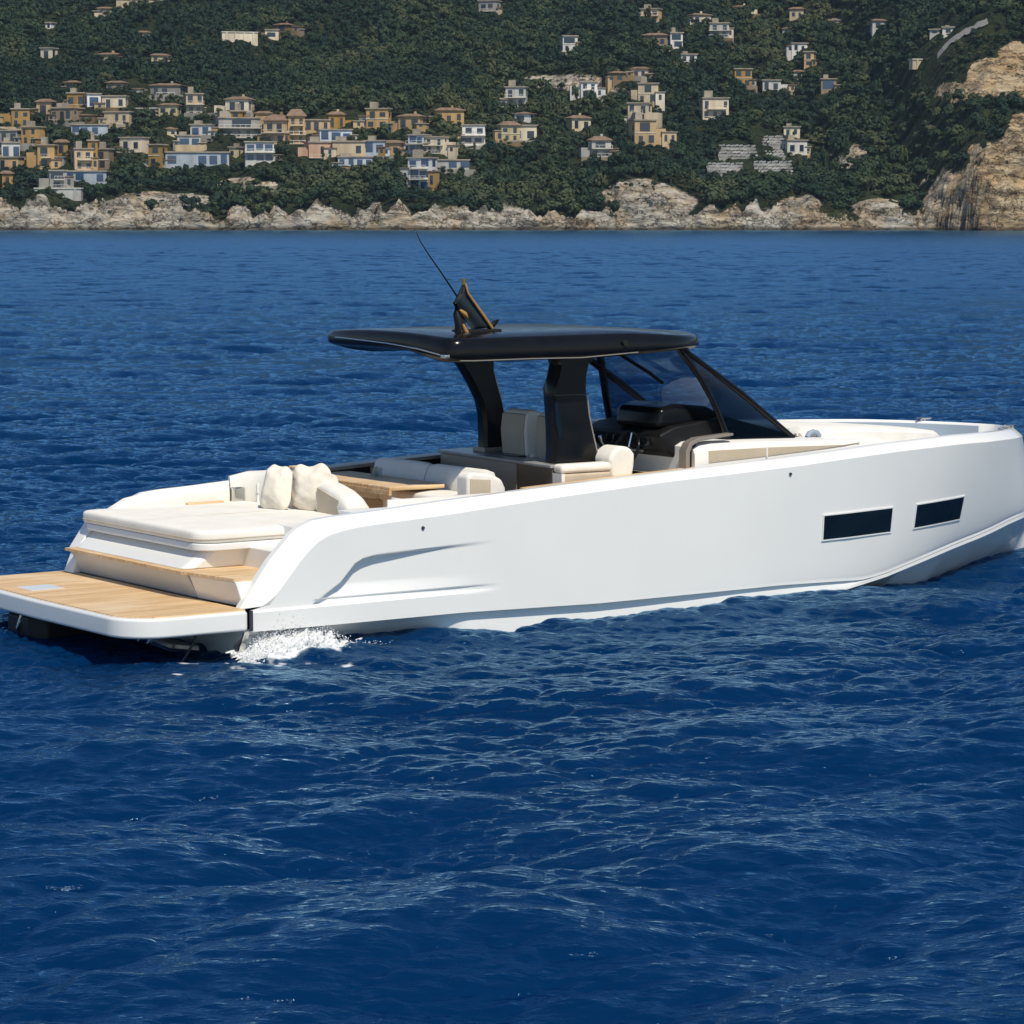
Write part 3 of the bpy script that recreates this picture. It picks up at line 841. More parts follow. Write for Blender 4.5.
def build_singles():
    crowns = {}
    tones = {'dark green': 0.10, 'mid green': 0.42, 'olive green': 0.85}
    for tn, tv in tones.items():
        for k in range(4):
            q = crown_proto(300 + k, 190, 7, 0.9)
            me = np_mesh('crown', q.reshape(-1, 3), np.arange(q.shape[0] * 4).reshape(-1, 4), M['leaves'], smooth=False)
            r = np.random.default_rng(k); attr(me, 'kind', np.repeat(np.clip(tv + r.normal(0, 0.07, len(q)), 0, 1), 4))
            crowns[(tn, k)] = me
    tr = MB().tube([(0, 0, -0.6), (0.02, 0, 0.2), (0.06, 0.03, 0.55), (0.05, 0.1, 0.9)], [0.075, 0.06, 0.045, 0.02], 6)
    tr.tube([(0.03, 0, 0.3), (-0.2, 0.1, 0.6), (-0.3, 0.1, 0.8)], [0.04, 0.03, 0.012], 5).tube([(0.04, 0.02, 0.4), (0.25, -0.1, 0.65), (0.38, -0.1, 0.8)], [0.035, 0.025, 0.01], 5)
    to = tr.build('trunk', M['bark']); tme = to.data; bpy.data.objects.remove(to)
    for i in cand:
        px = pixel_of(wx[i], wy[i], wz[i])[0]
        tn = 'dark green' if wc[i] < -0.08 else ('olive green' if wc[i] > 0.16 else 'mid green')
        zone = 'left of the picture below the town' if px < 250 else ('above the shore rocks under the middle of the town' if px < 500 else
               ('on the slope above the pale middle cliff' if px < 745 else 'in the wood left of the bare right headland'))
        root = bpy.data.objects.new('tree', None); C.objects.link(root)
        root.location = (wx[i], wy[i], wz[i]); root.rotation_euler = (0, 0, rng.random() * 6.28)
        s = wr[i]; root.scale = (s, s, s * rng.uniform(0.85, 1.2))
        tag(root, '%s broadleaf tree %s' % (tn, zone), 'tree', '%s trees %s' % (tn, zone))
        for nm, me in (('trunk', tme), ('crown', crowns[(tn, int(rng.integers(0, 4)))])):
            o = bpy.data.objects.new(nm, me); C.objects.link(o); o.parent = root
build_singles()

# ------------------------------------------------------------------ the motor yacht
M['gel'] = mat('white_gelcoat', (0.78, 0.775, 0.75), 0.15, spec=0.5, var=0.02, vscale=1.2, rvar=0.05, coat=0.3)
M['gel_deck'] = mat('white_deck_gelcoat', (0.78, 0.765, 0.73), 0.42, spec=0.4, var=0.03, vscale=2.0, bump=0.05, bscale=120)
M['fabric'] = mat('cream_upholstery', (0.77, 0.74, 0.685), 0.85, spec=0.2, var=0.05, vscale=5, bump=0.12, bscale=60)
M['fabric_tan'] = mat('beige_upholstery', (0.50, 0.43, 0.33), 0.85, spec=0.2, var=0.06, vscale=5, bump=0.12, bscale=60)
M['fabric_taupe'] = mat('taupe_upholstery', (0.40, 0.36, 0.30), 0.8, spec=0.25, var=0.06, vscale=5, bump=0.1, bscale=60)
M['linen'] = mat('cream_linen', (0.76, 0.70, 0.60), 0.95, spec=0.1, var=0.07, vscale=9, bump=0.5, bscale=14)
M['black'] = mat('black_gloss_carbon', (0.005, 0.005, 0.0055), 0.2, spec=0.3, var=0.25, vscale=6, rvar=0.08)
M['black_matt'] = mat('black_satin', (0.006, 0.006, 0.007), 0.5, spec=0.3, var=0.3, vscale=5, rvar=0.1)
M['bronze'] = mat('bronze_lacquer', (0.17, 0.13, 0.085), 0.4, metal=0.35, var=0.15, vscale=2, rvar=0.06)
M['steel'] = mat('polished_steel', (0.62, 0.62, 0.60), 0.18, metal=1.0, rvar=0.05, vscale=8)
M['taupe'] = mat('taupe_metal', (0.33, 0.29, 0.25), 0.38, metal=0.4, rvar=0.08, vscale=4)
M['counter'] = mat('grey_counter', (0.34, 0.34, 0.33), 0.25, var=0.15, vscale=9)
M['brass'] = mat('brass', (0.62, 0.40, 0.15), 0.3, metal=1.0)
M['rubber'] = mat('dark_seam', (0.03, 0.035, 0.045), 0.6)
M['navy'] = mat('navy_flag_cloth', (0.004, 0.013, 0.022), 0.8, var=0.3, vscale=6, bump=0.2, bscale=25)
M['ochre_trim'] = mat('ochre_trim', (0.36, 0.19, 0.05), 0.8)

def teak_mat():
    m, nt, p = node_mat('teak_planks')
    N, L = nt.nodes, nt.links
    tc = N.new('ShaderNodeTexCoord')
    mp = N.new('ShaderNodeMapping'); mp.inputs['Scale'].default_value = (0.6, 9, 9)
    L.new(tc.outputs['Object'], mp.inputs['Vector'])
    n = N.new('ShaderNodeTexNoise'); n.inputs['Scale'].default_value = 2.2; n.inputs['Detail'].default_value = 8; n.inputs['Roughness'].default_value = 0.6
    L.new(mp.outputs[0], n.inputs['Vector'])
    r = N.new('ShaderNodeValToRGB'); e = r.color_ramp.elements
    e[0].position = 0.32; e[0].color = (0.50, 0.31, 0.145, 1); e[1].position = 0.68; e[1].color = (0.76, 0.55, 0.325, 1)
    L.new(n.outputs['Fac'], r.inputs['Fac'])
    n2 = N.new('ShaderNodeTexNoise'); n2.inputs['Scale'].default_value = 1.6; n2.inputs['Detail'].default_value = 4
    L.new(tc.outputs['Object'], n2.inputs['Vector'])
    mw = N.new('ShaderNodeMix'); mw.data_type = 'RGBA'; mw.inputs['B'].default_value = (0.80, 0.65, 0.46, 1)
    mr = N.new('ShaderNodeMapRange'); mr.inputs['From Min'].default_value = 0.5; mr.inputs['From Max'].default_value = 0.75; mr.inputs['To Max'].default_value = 0.55
    L.new(n2.outputs['Fac'], mr.inputs['Value']); L.new(mr.outputs[0], mw.inputs['Factor']); L.new(r.outputs['Color'], mw.inputs['A'])
    s = N.new('ShaderNodeSeparateXYZ'); L.new(tc.outputs['Object'], s.inputs[0])
    f = N.new('ShaderNodeMath'); f.operation = 'MULTIPLY'; f.inputs[1].default_value = 1 / 0.062; L.new(s.outputs['Y'], f.inputs[0])
    fr = N.new('ShaderNodeMath'); fr.operation = 'FRACT'; L.new(f.outputs[0], fr.inputs[0])
    lt = N.new('ShaderNodeMath'); lt.operation = 'LESS_THAN'; lt.inputs[1].default_value = 0.07; L.new(fr.outputs[0], lt.inputs[0])
    sc = N.new('ShaderNodeMath'); sc.operation = 'MULTIPLY'; sc.inputs[1].default_value = 0.55; L.new(lt.outputs[0], sc.inputs[0])
    mx = N.new('ShaderNodeMix'); mx.data_type = 'RGBA'; mx.inputs['B'].default_value = (0.12, 0.08, 0.05, 1)
    L.new(sc.outputs[0], mx.inputs['Factor']); L.new(mw.outputs['Result'], mx.inputs['A'])
    L.new(mx.outputs['Result'], p.inputs['Base Color'])
    p.inputs['Roughness'].default_value = 0.6; p.inputs['Specular IOR Level'].default_value = 0.3
    return m
M['teak'] = teak_mat()

def glass_mat(name, tint, refl=1.0):
    m, nt, p = node_mat(name)
    N, L = nt.nodes, nt.links
    t = N.new('ShaderNodeBsdfTransparent'); t.inputs['Color'].default_value = (*tint, 1)
    g = N.new('ShaderNodeBsdfGlossy'); g.inputs['Roughness'].default_value = 0.03; g.inputs['Color'].default_value = (1, 1, 1, 1)
    fr = N.new('ShaderNodeFresnel')                      # a thin sheet reflects alike from both sides
    gb = N.new('ShaderNodeNewGeometry'); io = N.new('ShaderNodeMapRange'); io.inputs['To Min'].default_value = 1.33; io.inputs['To Max'].default_value = 1 / 1.33
    L.new(gb.outputs['Backfacing'], io.inputs['Value']); L.new(io.outputs[0], fr.inputs['IOR'])
    ms = N.new('ShaderNodeMixShader')
    L.new(fr.outputs[0], ms.inputs['Fac']); L.new(t.outputs[0], ms.inputs[1]); L.new(g.outputs[0], ms.inputs[2])
    L.new(ms.outputs[0], nt.nodes['Material Output'].inputs['Surface'])
    return m
M['tint_side'] = glass_mat('tinted_side_glass', (0.30, 0.38, 0.46))
M['tint'] = glass_mat('tinted_windshield_glass', (0.30, 0.38, 0.47))
M['tint_dark'] = glass_mat('dark_bulwark_glass', (0.10, 0.12, 0.15))
M['clear'] = glass_mat('clear_glass', (0.85, 0.88, 0.88))
M['port'] = mat('black_hull_glass', (0.004, 0.008, 0.012), 0.05, spec=0.6)

yacht = bpy.data.objects.new('motor_yacht', None); C.objects.link(yacht)
yacht.matrix_world = BM
tag(yacht, 'white open motor yacht with black hardtop and teak swim platform on the blue sea', 'motor yacht')

BX = np.array([0, 5, 6.5, 7.3, 8, 8.5, 9, 9.5, 10, 10.35, 10.63, 10.84, 10.99, 11.08, 11.12])
BB = np.array([1.81, 1.81, 1.80, 1.77, 1.72, 1.68, 1.62, 1.50, 1.30, 1.11, 0.90, 0.66, 0.40, 0.16, 0.0])
def beam(X): return float(np.interp(X, BX, BB))
A_T = np.array([(.27, .46), (.44, .65), (.60, .83), (.69, .92), (.79, 1.0), (.90, 1.05), (1.05, 1.085), (1.2, 1.105), (1.39, 1.12)])
B_T = np.array([(.03, .425), (.13, .56), (.23, .70), (.34, .84), (.46, .96), (.56, 1.06), (.66, 1.13), (.80, 1.185), (1.0, 1.205), (1.39, 1.225)])
AX = np.array([1.39, 2.13, 3.52, 4.87, 6.56, 7.14, 8.06, 9, 10, 11.2]); AZ = np.array([1.12, 1.16, 1.26, 1.34, 1.41, 1.445, 1.49, 1.515, 1.50, 1.47])
RX = np.array([1.39, 2.2, 3.6, 5, 6.7, 7.9, 9, 10, 11.2]); RZ = np.array([1.225, 1.28, 1.36, 1.425, 1.50, 1.565, 1.60, 1.585, 1.54])
def arc(T, u):
    d = np.concatenate([[0], np.cumsum(np.hypot(*np.diff(T, axis=0).T))]); d /= d[-1]
    return np.interp(u, d, T[:, 0]), np.interp(u, d, T[:, 1])
CX = np.array([0, 5.8, 6.3, 7.3, 8, 8.7, 9.3, 9.9, 10.5, 11.2]); CZ = np.array([.015, .015, .02, .085, .17, .285, .375, .445, .53, .60])
def chine(X): return float(np.interp(X, CX, CZ))
def chine_b(X): return float(np.interp(X, [0, 6, 7.3, 8, 8.7, 9.2, 9.7, 10.1, 10.8, 11.2, 11.45, 11.6, 11.7], [1.747, 1.737, 1.65, 1.54, 1.40, 1.27, 1.13, 1.0, .74, .50, .27, .10, 0]))
def nose(X): return X + 0.58 * float(sstep(9.4, 11.12, X))
def sheer(X): return float(np.interp(X, AX, AZ)) if X > 1.39 else 1.12
def side_y(X, z):                                   # half breadth of the topsides at station X, height z
    zl = max(chine(X) + 0.03, 0.43 if X < 3.2 else 0)
    t = min(max((z - zl) / (sheer(X) - zl), 0), 1)
    y0 = beam(X) if X < 3.2 else chine_b(X) + (beam(X) - chine_b(X)) * 0.0
    lo = beam(X) if X < 3.2 else min(chine_b(X) + 0.01 + 0.1 * max(0.16 - chine(X), 0), beam(X))
    return lo + (beam(X) - lo) * (t ** 0.8)

REC = np.array([(.73, .435), (1.03, .61), (1.19, .775), (1.27, .815), (1.41, .84), (2.02, .865), (2.72, .895), (2.95, .80), (2.95, .435)])
def rec_depth(X, z):
    if X < .7 or X > 2.95: return 0.0
    top = float(np.interp(X, REC[:7, 0], REC[:7, 1]))
    d = top - z                                     # below the upper lip
    if X < 1.3:
        d = min(d, (X - float(np.interp(z, REC[:4, 1], REC[:4, 0]))) * 0.8)
    fade = 1 - float(sstep(1.1, 2.85, X)) ** 0.8
    up = float(sstep(-0.006, 0.034, d)); dn = float(sstep(-0.01, 0.16, z - 0.435))
    return 0.085 * fade * up * (0.35 + 0.65 * dn)

def build_hull():
    us = np.linspace(0, 1, 96)
    st = []                                         # stations: (Xbottom, (XA, zA), (XB, zB))
    ax, az = arc(A_T, us); bx, bz = arc(B_T, us)
    for k, u in enumerate(us):
        st.append((0.06 + (1.39 - 0.06) * u, ax[k], az[k], bx[k], bz[k]))
    xs = list(np.arange(1.405, 3.1, 0.02)) + list(np.arange(3.2, 9.4, 0.2)) + [9.5, 9.7, 9.9, 10.05, 10.2, 10.32, 10.44, 10.55, 10.65, 10.75, 10.83, 10.90, 10.96, 11.01, 11.05, 11.08, 11.10, 11.12]
    for x in xs:
        st.append((x, x, float(np.interp(x, AX, AZ)), x, float(np.interp(x, RX, RZ))))
    NV = 96
    secs = []
    for (xb, xa, za, xbb, zb) in st:
        b = beam(xb); q = []
        xn = nose(xb)
        c = chine(xn); cb = chine_b(xn)
        aft = 1 - float(sstep(3.3, 4.6, xb)); k = min(1, b / 0.5); sg = 1 - float(sstep(0.8, 2.5, xb))
        q.append((xn - 0.12 * sstep(9, 11, xb), 0, -0.5 + 0.56 * float(sstep(9.6, 11.1, xb))))        # keel
        q.append((xn - 0.05 * sstep(9, 11, xb), cb * 0.60, -0.30 + 0.60 * float(sstep(8.6, 11.1, xb))))
        # undercut below the aft knuckle / chine flange forward
        m = 1 - float(sstep(1.75, 2.55, xb))
        q.append((xn, (b - 0.40) * m + (cb - 0.05) * (1 - m), (-0.10) * m + (c - 0.045) * (1 - m)))
        q.append((xn, (b - 0.33) * m + (cb + 0.012) * (1 - m), (0.03) * m + (c - 0.03) * (1 - m)))
        q.append((xn, (b - 0.27) * m + (cb + 0.012) * (1 - m), (0.085) * m + (c + 0.005) * (1 - m)))
        m2 = 1 - float(sstep(3.6, 7.0, xb)); gz = float(np.interp(xb, [0, 2.4, 4, 6.3, 7.2, 11], [.235, .225, .19, .19, .16, 0]))
        zk = max(gz, c + 0.012)
        fw = cb - 0.02 + (zk - c) * 0.10
        yk = (b + 0.03 * sg) * m2 + min(fw + 0.03, b) * (1 - m2)
        q.append((xn, (b - 0.06) * m + fw * (1 - m), zk - 0.008))
        zt_ = max(zk + 0.006, 0.405 * aft + (zk + 0.015) * (1 - aft))
        q.append((xn, yk, zk))
        q.append((xn, yk, zk + 0.12 * (zt_ - zk)))
        q.append((xn, yk, zt_ - 0.10 * (zt_ - zk)))
        q.append((xn, yk, zt_))
        zl = max(zk + 0.02, 0.425 * aft + (zk + 0.03) * (1 - aft))
        lo = min(yk, b)
        for i in range(NV):
            t = i / (NV - 1)
            z = zl + (za - zl) * t; X = xb + (xa - xb) * t
            y = lo + (beam(xa) - lo) * t ** 0.8
            y -= rec_depth(X, z)
            y -= 0.022 * float(sstep(0.72, 0.80, X)) * (1 - float(sstep(2.2, 2.85, X))) * (1 - float(sstep(0.012, 0.03, abs(z - 0.448))))
            xx = xn + (xa - xn) * t
            q.append((xx, y, z))
        bb = beam(xbb)
        for s_, e_ in ((0.3, 0), (0.65, 0), (0.9, 0), (1.0, 0)):               # rounded bevel of the rail
            yy = beam(xa) + (max(bb - 0.13 * k, 0.02 * k) - beam(xa)) * (s_ ** 1.15)
            q.append((xa + (xbb - xa) * s_, yy, za + (zb - za) * (s_ ** 0.92)))
        q.append((xbb - 0.05 * (1 - k), max(bb - 0.20 * k, 0), zb + 0.004))
        q.append((xbb - 0.06 * (1 - k), max(bb - 0.225 * k, 0), zb - 0.02))
        dep = float(np.interp(xb, [0, .5, 1.2, 8, 8.8, 11.1], [0.02, .25, .45, .45, .20, .16]))
        q.append((xbb - 0.08 * (1 - k), max(bb - 0.26 * k, 0), zb - dep))
        secs.append(q)
    n = len(secs[0]); v, f = [], []
    for sgn in (-1, 1):
        o = len(v)
        v += [(x, sgn * y, z) for q in secs for x, y, z in q]
        for a in range(len(secs) - 1):
            for i in range(n - 1):
                p_, q_ = o + a * n + i, o + (a + 1) * n + i
                f.append((p_, q_, q_ + 1, p_ + 1))
    # transom below the platform
    ns = len(secs) * n
    low = 8
    f.append(tuple(range(0, low)) + tuple(ns + i for i in reversed(range(low))))
    me = bpy.data.meshes.new('hull'); me.from_pydata([tuple(map(float, p)) for p in v], [], f)
    bm = bmesh.new(); bm.from_mesh(me)
    bmesh.ops.remove_doubles(bm, verts=bm.verts, dist=0.0008)
    bmesh.ops.recalc_face_normals(bm, faces=bm.faces)
    bm.to_mesh(me); bm.free()
    return link_mesh('hull', me, M['gel'], yacht, smooth=26)
hull = build_hull()

# windows, fittings and seams of the topsides
def side_panel(x0, x1, z00, z01, z10, z11, off, sgn, th=0.02):
    n = 10; v = []
    for k in range(n + 1):
        X = x0 + (x1 - x0) * k / n
        za, zb = z00 + (z10 - z00) * k / n, z01 + (z11 - z01) * k / n
        for z in (za, zb):
            y = side_y(X, z)
            v.append((X, sgn * (y + off), z)); v.append((X, sgn * (y + off - th), z))
    f = []
    for k in range(n):
        a, b = 4 * k, 4 * k + 4
        f += [(a, b, b + 2, a + 2), (a + 1, a + 3, b + 3, b + 1), (a, a + 1, b + 1, b), (a + 2, b + 2, b + 3, a + 3)]
    f += [(0, 2, 3, 1), (4 * n, 4 * n + 1, 4 * n + 3, 4 * n + 2)]
    return v, f
WINS = [(6.93, 7.97, .620, .870, .632, .885), (8.37, 9.22, .640, .888, .672, .918)]
for sgn in (-1, 1):
    for (x0, x1, a0, a1, b0, b1) in WINS:
        e = 0.014
        w = mesh_obj('hull_window', *side_panel(x0, x1, a0, a1, b0, b1, 0.006, sgn), M['port'], hull)
        fr = MB()
        for (p0, p1, q) in (((x0 - e, x1 + e), 0, 0), ((x0 - e, x1 + e), 1, 0)):
            zz = (a0 - e, a0, b0 - e, b0) if p1 == 0 else (a1, a1 + e, b1, b1 + e)
            fr.add(*side_panel(p0[0], p0[1], zz[0], zz[1], zz[2], zz[3], 0.010, sgn, 0.03))
        fr.add(*side_panel(x0 - e, x0, a0, a1, a0, a1, 0.0101, sgn, 0.03)).add(*side_panel(x1, x1 + e, b0, b1, b0, b1, 0.0101, sgn, 0.03))
        fr.build('window_frame', M['gel'], hull)
    for X, z in ((1.93, 1.06), (6.43, 1.335)):
        y = side_y(X, z); g = MB()
        g.tube([(X, sgn * (y - 0.02), z), (X, sgn * (y + 0.012), z)], 0.017, 10)
        g.build('hull_fitting', M['rubber'], hull)
    # dark seam between the hull and the swim platform
    MB().box(0.045, 0.075, sgn * 1.845 - 0.01, sgn * 1.845 + 0.01, 0.245, 0.43).build('transom_seam', M['rubber'], hull)
    MB().add([(-0.02, sgn * 1.66, -0.1), (0.05, sgn * 1.66, -0.1), (0.02, sgn * 1.80, 0.235), (0.075, sgn * 1.80, 0.235), (-0.02, sgn * 1.64, -0.1), (0.05, sgn * 1.64, -0.1), (0.02, sgn * 1.77, 0.235), (0.075, sgn * 1.77, 0.235)],
             [(0, 1, 3, 2), (4, 6, 7, 5), (0, 2, 6, 4), (1, 5, 7, 3), (2, 3, 7, 6), (0, 4, 5, 1)]).build('trim_strip', M['steel'], hull)

# swim platform
def plat_outline(inset):
    x1, y1 = -1.17 + inset, 1.83 - inset
    p = [(0.04, -y1)]
    R = 0.42
    for k in range(11):
        a = math.pi / 2 * k / 10
        p.append((x1 + R - R * math.sin(a) , -(y1 - R + R * math.cos(a))))
    p.append((x1 - 0.03, 0))
    for k in range(11):
        a = math.pi / 2 * (1 - k / 10)
        p.append((x1 + R - R * math.sin(a), y1 - R + R * math.cos(a)))
    p.append((0.04, y1))
    return p
plat = MB().plan(plat_outline(0), 0.245, 0.425).build('swim_platform', M['gel'], yacht, bevel=0.028, bseg=4)
MB().plan(plat_outline(0.055), 0.415, 0.434).build('teak_panel', M['teak'], plat)
MB().box(-0.96, -0.62, 0.52, 0.86, 0.4335, 0.4375).build('glare_patch', M['gel'], plat, bevel=0.002)  # thin white slab painting the glare of a wet spot on the teak

# stern drives and gear under the platform
def outdrive(y, m1):
    g = MB()
    g.loft([[(x, y + yy * w, z) for x, z, yy in ((-0.86, 0.06, -1), (-0.86, 0.06, 1), (-0.80, 0.22, 1), (-0.80, 0.22, -1))] if False else
            [(x - 0.0, y - w, z0), (x, y + w, z0), (x, y + w * 0.9, z1), (x, y - w * 0.9, z1)] for x, w, z0, z1 in ((-1.12, 0.24, 0.02, 0.22), (-1.0, 0.38, -0.08, 0.235), (-0.65, 0.42, -0.18, 0.235), (-0.2, 0.34, -0.16, 0.23), (0.03, 0.30, -0.10, 0.22))])
    d = g.build('outdrive', m1, yacht, bevel=0.03)
    MB().tube([(-1.10, y - 0.05, 0.22), (-1.13, y - 0.02, 0.10), (-1.06, y + 0.06, -0.02)], 0.024, 8).build('hydraulic_hose', M['steel'], d, smooth=40)
    MB().tube([(-1.09, y + 0.16, 0.2), (-1.09, y + 0.16, 0.02)], 0.022, 8).build('trim_ram', M['steel'], d, smooth=40)
    return d
outdrive(0.50, M['black_matt'])
g = MB()
for y in (-0.75, -0.95, -1.12, -1.30):
    g.tube([(-0.62, y, 0.24), (-0.66, y + 0.02, 0.15), (-0.5, y, 0.08), (-0.2, y, 0.03)], 0.045, 8)
g.build('steering_pipe', M['steel'], yacht, smooth=40)
MB().tube([(-0.30, -1.50, 0.24), (-0.36, -1.50, 0.10), (-0.48, -1.50, -0.06)], [0.014, 0.012, 0.010], 6).build('trim_tab', M['rubber'], yacht, smooth=50)

# steps up from the platform, side walkway
M['gel_shaded'] = mat('shaded_white_gelcoat', (0.50, 0.53, 0.56), 0.3, var=0.03, vscale=2)  # white gelcoat with the aft riser's blue-grey shade put into its colour
MB().prism([(0.06, 0.434), (-0.06, 0.662), (0.5, 0.662), (0.5, 0.434)], -0.86, 1.52).build('transom_step', M['gel_shaded'], yacht, bevel=0.012)
sd = MB()
sd.add([(0.06, -0.862, 0.434), (0.10, -1.64, 0.434), (0.04, -1.60, 0.664), (-0.055, -0.90, 0.664), (0.6, -0.862, 0.434), (0.6, -1.64, 0.434), (0.6, -1.60, 0.664), (0.6, -0.90, 0.664)],
       [(0, 1, 2, 3), (4, 7, 6, 5), (0, 4, 5, 1), (3, 2, 6, 7), (0, 3, 7, 4), (1, 5, 6, 2)])
sd.build('side_step', M['gel'], yacht, bevel=0.012)
MB().plan([(-0.10, -0.84), (-0.10, 1.56), (0.12, 1.56), (0.12, -0.70), (0.62, -0.70), (0.62, -1.58), (0.03, -1.585), (-0.075, -0.90)], 0.665, 0.692).build('teak_tread', M['teak'], yacht)
MB().box(0.62, 1.0, -1.6, -0.72, 0.66, 0.88).box(1.0, 1.4, -1.6, -0.72, 0.66, 1.06).build('walkway_step', M['gel_deck'], yacht, bevel=0.015)
MB().prism([(-0.04, 0.434), (0.06, 0.67), (0.3, 0.67), (0.3, 0.434)], 1.53, 1.72).prism([(0.02, 0.672), (0.20, 0.92), (0.5, 0.92), (0.5, 0.672)], 1.53, 1.72).build('corner_step', M['gel'], yacht, bevel=0.012)

# sunpad: moulded base, projecting lip, mattress
def rr_outline(x0, x1, y0, y1, r, n=6, rs=None):
    p = []
    rs = rs or (r, r, r, r)
    for (cx, cy, a0, rr_) in ((x0 + rs[0], y0 + rs[0], math.pi, rs[0]), (x1 - rs[1], y0 + rs[1], 1.5 * math.pi, rs[1]), (x1 - rs[2], y1 - rs[2], 0, rs[2]), (x0 + rs[3], y1 - rs[3], 0.5 * math.pi, rs[3])):
        for k in range(n + 1):
            a = a0 + math.pi / 2 * k / n; p.append((cx + rr_ * math.cos(a), cy + rr_ * math.sin(a)))
    return p
def tapered(o0, z0, o1, z1): return MB().loft([[(x, y, z0) for x, y in o0], [(x, y, z1) for x, y in o1]])
tapered(rr_outline(-0.015, 2.2, -0.74, 1.56, 0.12), 0.692, rr_outline(0.22, 2.2, -0.78, 1.60, 0.12), 0.864).build('sunpad_base', M['gel'], yacht, bevel=0.015)
MB().plan(rr_outline(0.105, 2.2, -0.865, 1.66, 0.2), 0.862, 0.928).build('sunpad_lip', M['gel'], yacht, bevel=0.012)
pad = bpy.data.objects.new('sunpad_mattress', None); bpy.data.objects.remove(pad)
def cushion(name, outline, z0, z1, m, parent=None, crown=0.02, edge=0.035):
    # upholstered slab: rounded rim, slightly domed top
    cx = sum(p[0] for p in outline) / len(outline); cy = sum(p[1] for p in outline) / len(outline)
    secs = []
    def ring(s, z, inset=0.0):
        out = []
        for x, y in outline:
            d = Vector((cx - x, cy - y)); l = d.length; d = d / max(l, 1e-6)
            out.append((x + d.x * min(inset, l * .9), y + d.y * min(inset, l * .9), z))
        return out
    secs = [ring(1, z0, edge * 0.7), ring(1, z0 + edge * 0.35, edge * 0.15), ring(1, z0 + edge, 0), ring(1, z1 - edge, 0), ring(1, z1 - edge * 0.3, edge * 0.25), ring(1, z1, edge * 1.0),
            ring(1, z1 + crown * 0.5, 0.16), ring(1, z1 + crown, 0.45)]
    return MB().loft(secs).build(name, m, parent or yacht, smooth=60)
pad = cushion('sunpad_mattress', rr_outline(0.10, 2.0, -0.84, 1.66, 0.16, rs=(.20, .05, .05, .14)), 0.930, 1.045, M['fabric'], crown=0.012)
def piping(z, inset, name='piping'):
    o_ = rr_outline(0.10 + inset, 2.0 - inset, -0.84 + inset, 1.66 - inset, 0.16, rs=(.20, .05, .05, .14))
    MB().tube([(x, y, z) for x, y in o_] + [(o_[0][0], o_[0][1], z)], 0.006, 6).build(name, M['fabric_tan'], pad, smooth=50)
piping(0.968, -0.001)
MB().tube([(0.16, 0.40, 1.045), (0.4, 0.40, 1.0535), (1.1, 0.40, 1.057), (1.9, 0.40, 1.052)], 0.005, 6).build('centre_seam', M['fabric_tan'], pad, smooth=50)
# raised padded coaming along the port edge
def bolster(name, path, w, h, m, parent=None):
    secs = []
    pts = [Vector(p) for p in path]
    for k, p in enumerate(pts):
        d = pts[min(k + 1, len(pts) - 1)] - pts[max(k - 1, 0)]; d.z = 0; d.normalize(); nrm = Vector((-d.y, d.x, 0))
        hh = h[k] if isinstance(h, (list, tuple)) else h
        sec = []
        for i in range(14):
            a = 2 * math.pi * i / 14
            cx, cz = math.cos(a), math.sin(a)
            sx = math.copysign(abs(cx) ** 0.55, cx) * w / 2; sz = (math.copysign(abs(cz) ** 0.55, cz) + 1) / 2 * hh
            sec.append(tuple(p + nrm * sx + Vector((0, 0, sz))))
        secs.append(sec)
    return MB().loft(secs).build(name, m, parent or yacht, smooth=60)
bolster('side_coaming', [(0.42, 1.58, 0.95), (0.6, 1.60, 0.97), (0.9, 1.61, 0.98), (1.3, 1.61, 0.99), (1.75, 1.60, 1.0)], 0.17, [0.10, 0.17, 0.21, 0.21, 0.21], M['fabric'])
MB().box(1.76, 1.90, 1.45, 1.66, 0.93, 1.20).build('coaming_panel', M['steel'], yacht, bevel=0.02)
MB().box(1.20, 1.62, 1.40, 1.46, 1.05, 1.075).build('teak_handhold', M['teak'], yacht, bevel=0.008)

# backrest between the sunpad and the dining area
br = bolster('sunpad_backrest', [(1.80, 1.62, 1.0), (1.98, 1.55, 1.0), (2.10, 1.2, 1.0), (2.12, 0.7, 1.0), (2.12, 0.3, 1.0), (2.11, 0.14, 1.0)], 0.20, [0.30, 0.35, 0.38, 0.41, 0.42, 0.41], M['fabric'])
bolster('side_bolster', [(2.09, 0.16, 1.0), (2.08, 0.0, 1.0), (2.05, -0.25, 1.0), (2.01, -0.45, 1.0), (1.97, -0.62, 1.0)], 0.26, [0.35, 0.335, 0.29, 0.235, 0.15], M['fabric'], br)
mesh_obj('bolster_panel', [(1.945, 0.12, 1.04), (1.945, 0.12, 1.29), (1.90, -0.36, 1.20), (1.90, -0.36, 1.04), (1.96, 0.12, 1.04), (1.96, 0.12, 1.29), (1.92, -0.36, 1.20), (1.92, -0.36, 1.04)],
         [(0, 1, 2, 3), (7, 6, 5, 4), (0, 4, 5, 1), (1, 5, 6, 2), (2, 6, 7, 3), (3, 7, 4, 0)], M['fabric_tan'], br)
for y in (0.30, 0.62):
    MB().box(2.06, 2.18, y, y + 0.24, 1.425, 1.45).build('teak_cap', M['teak'], br, bevel=0.008)

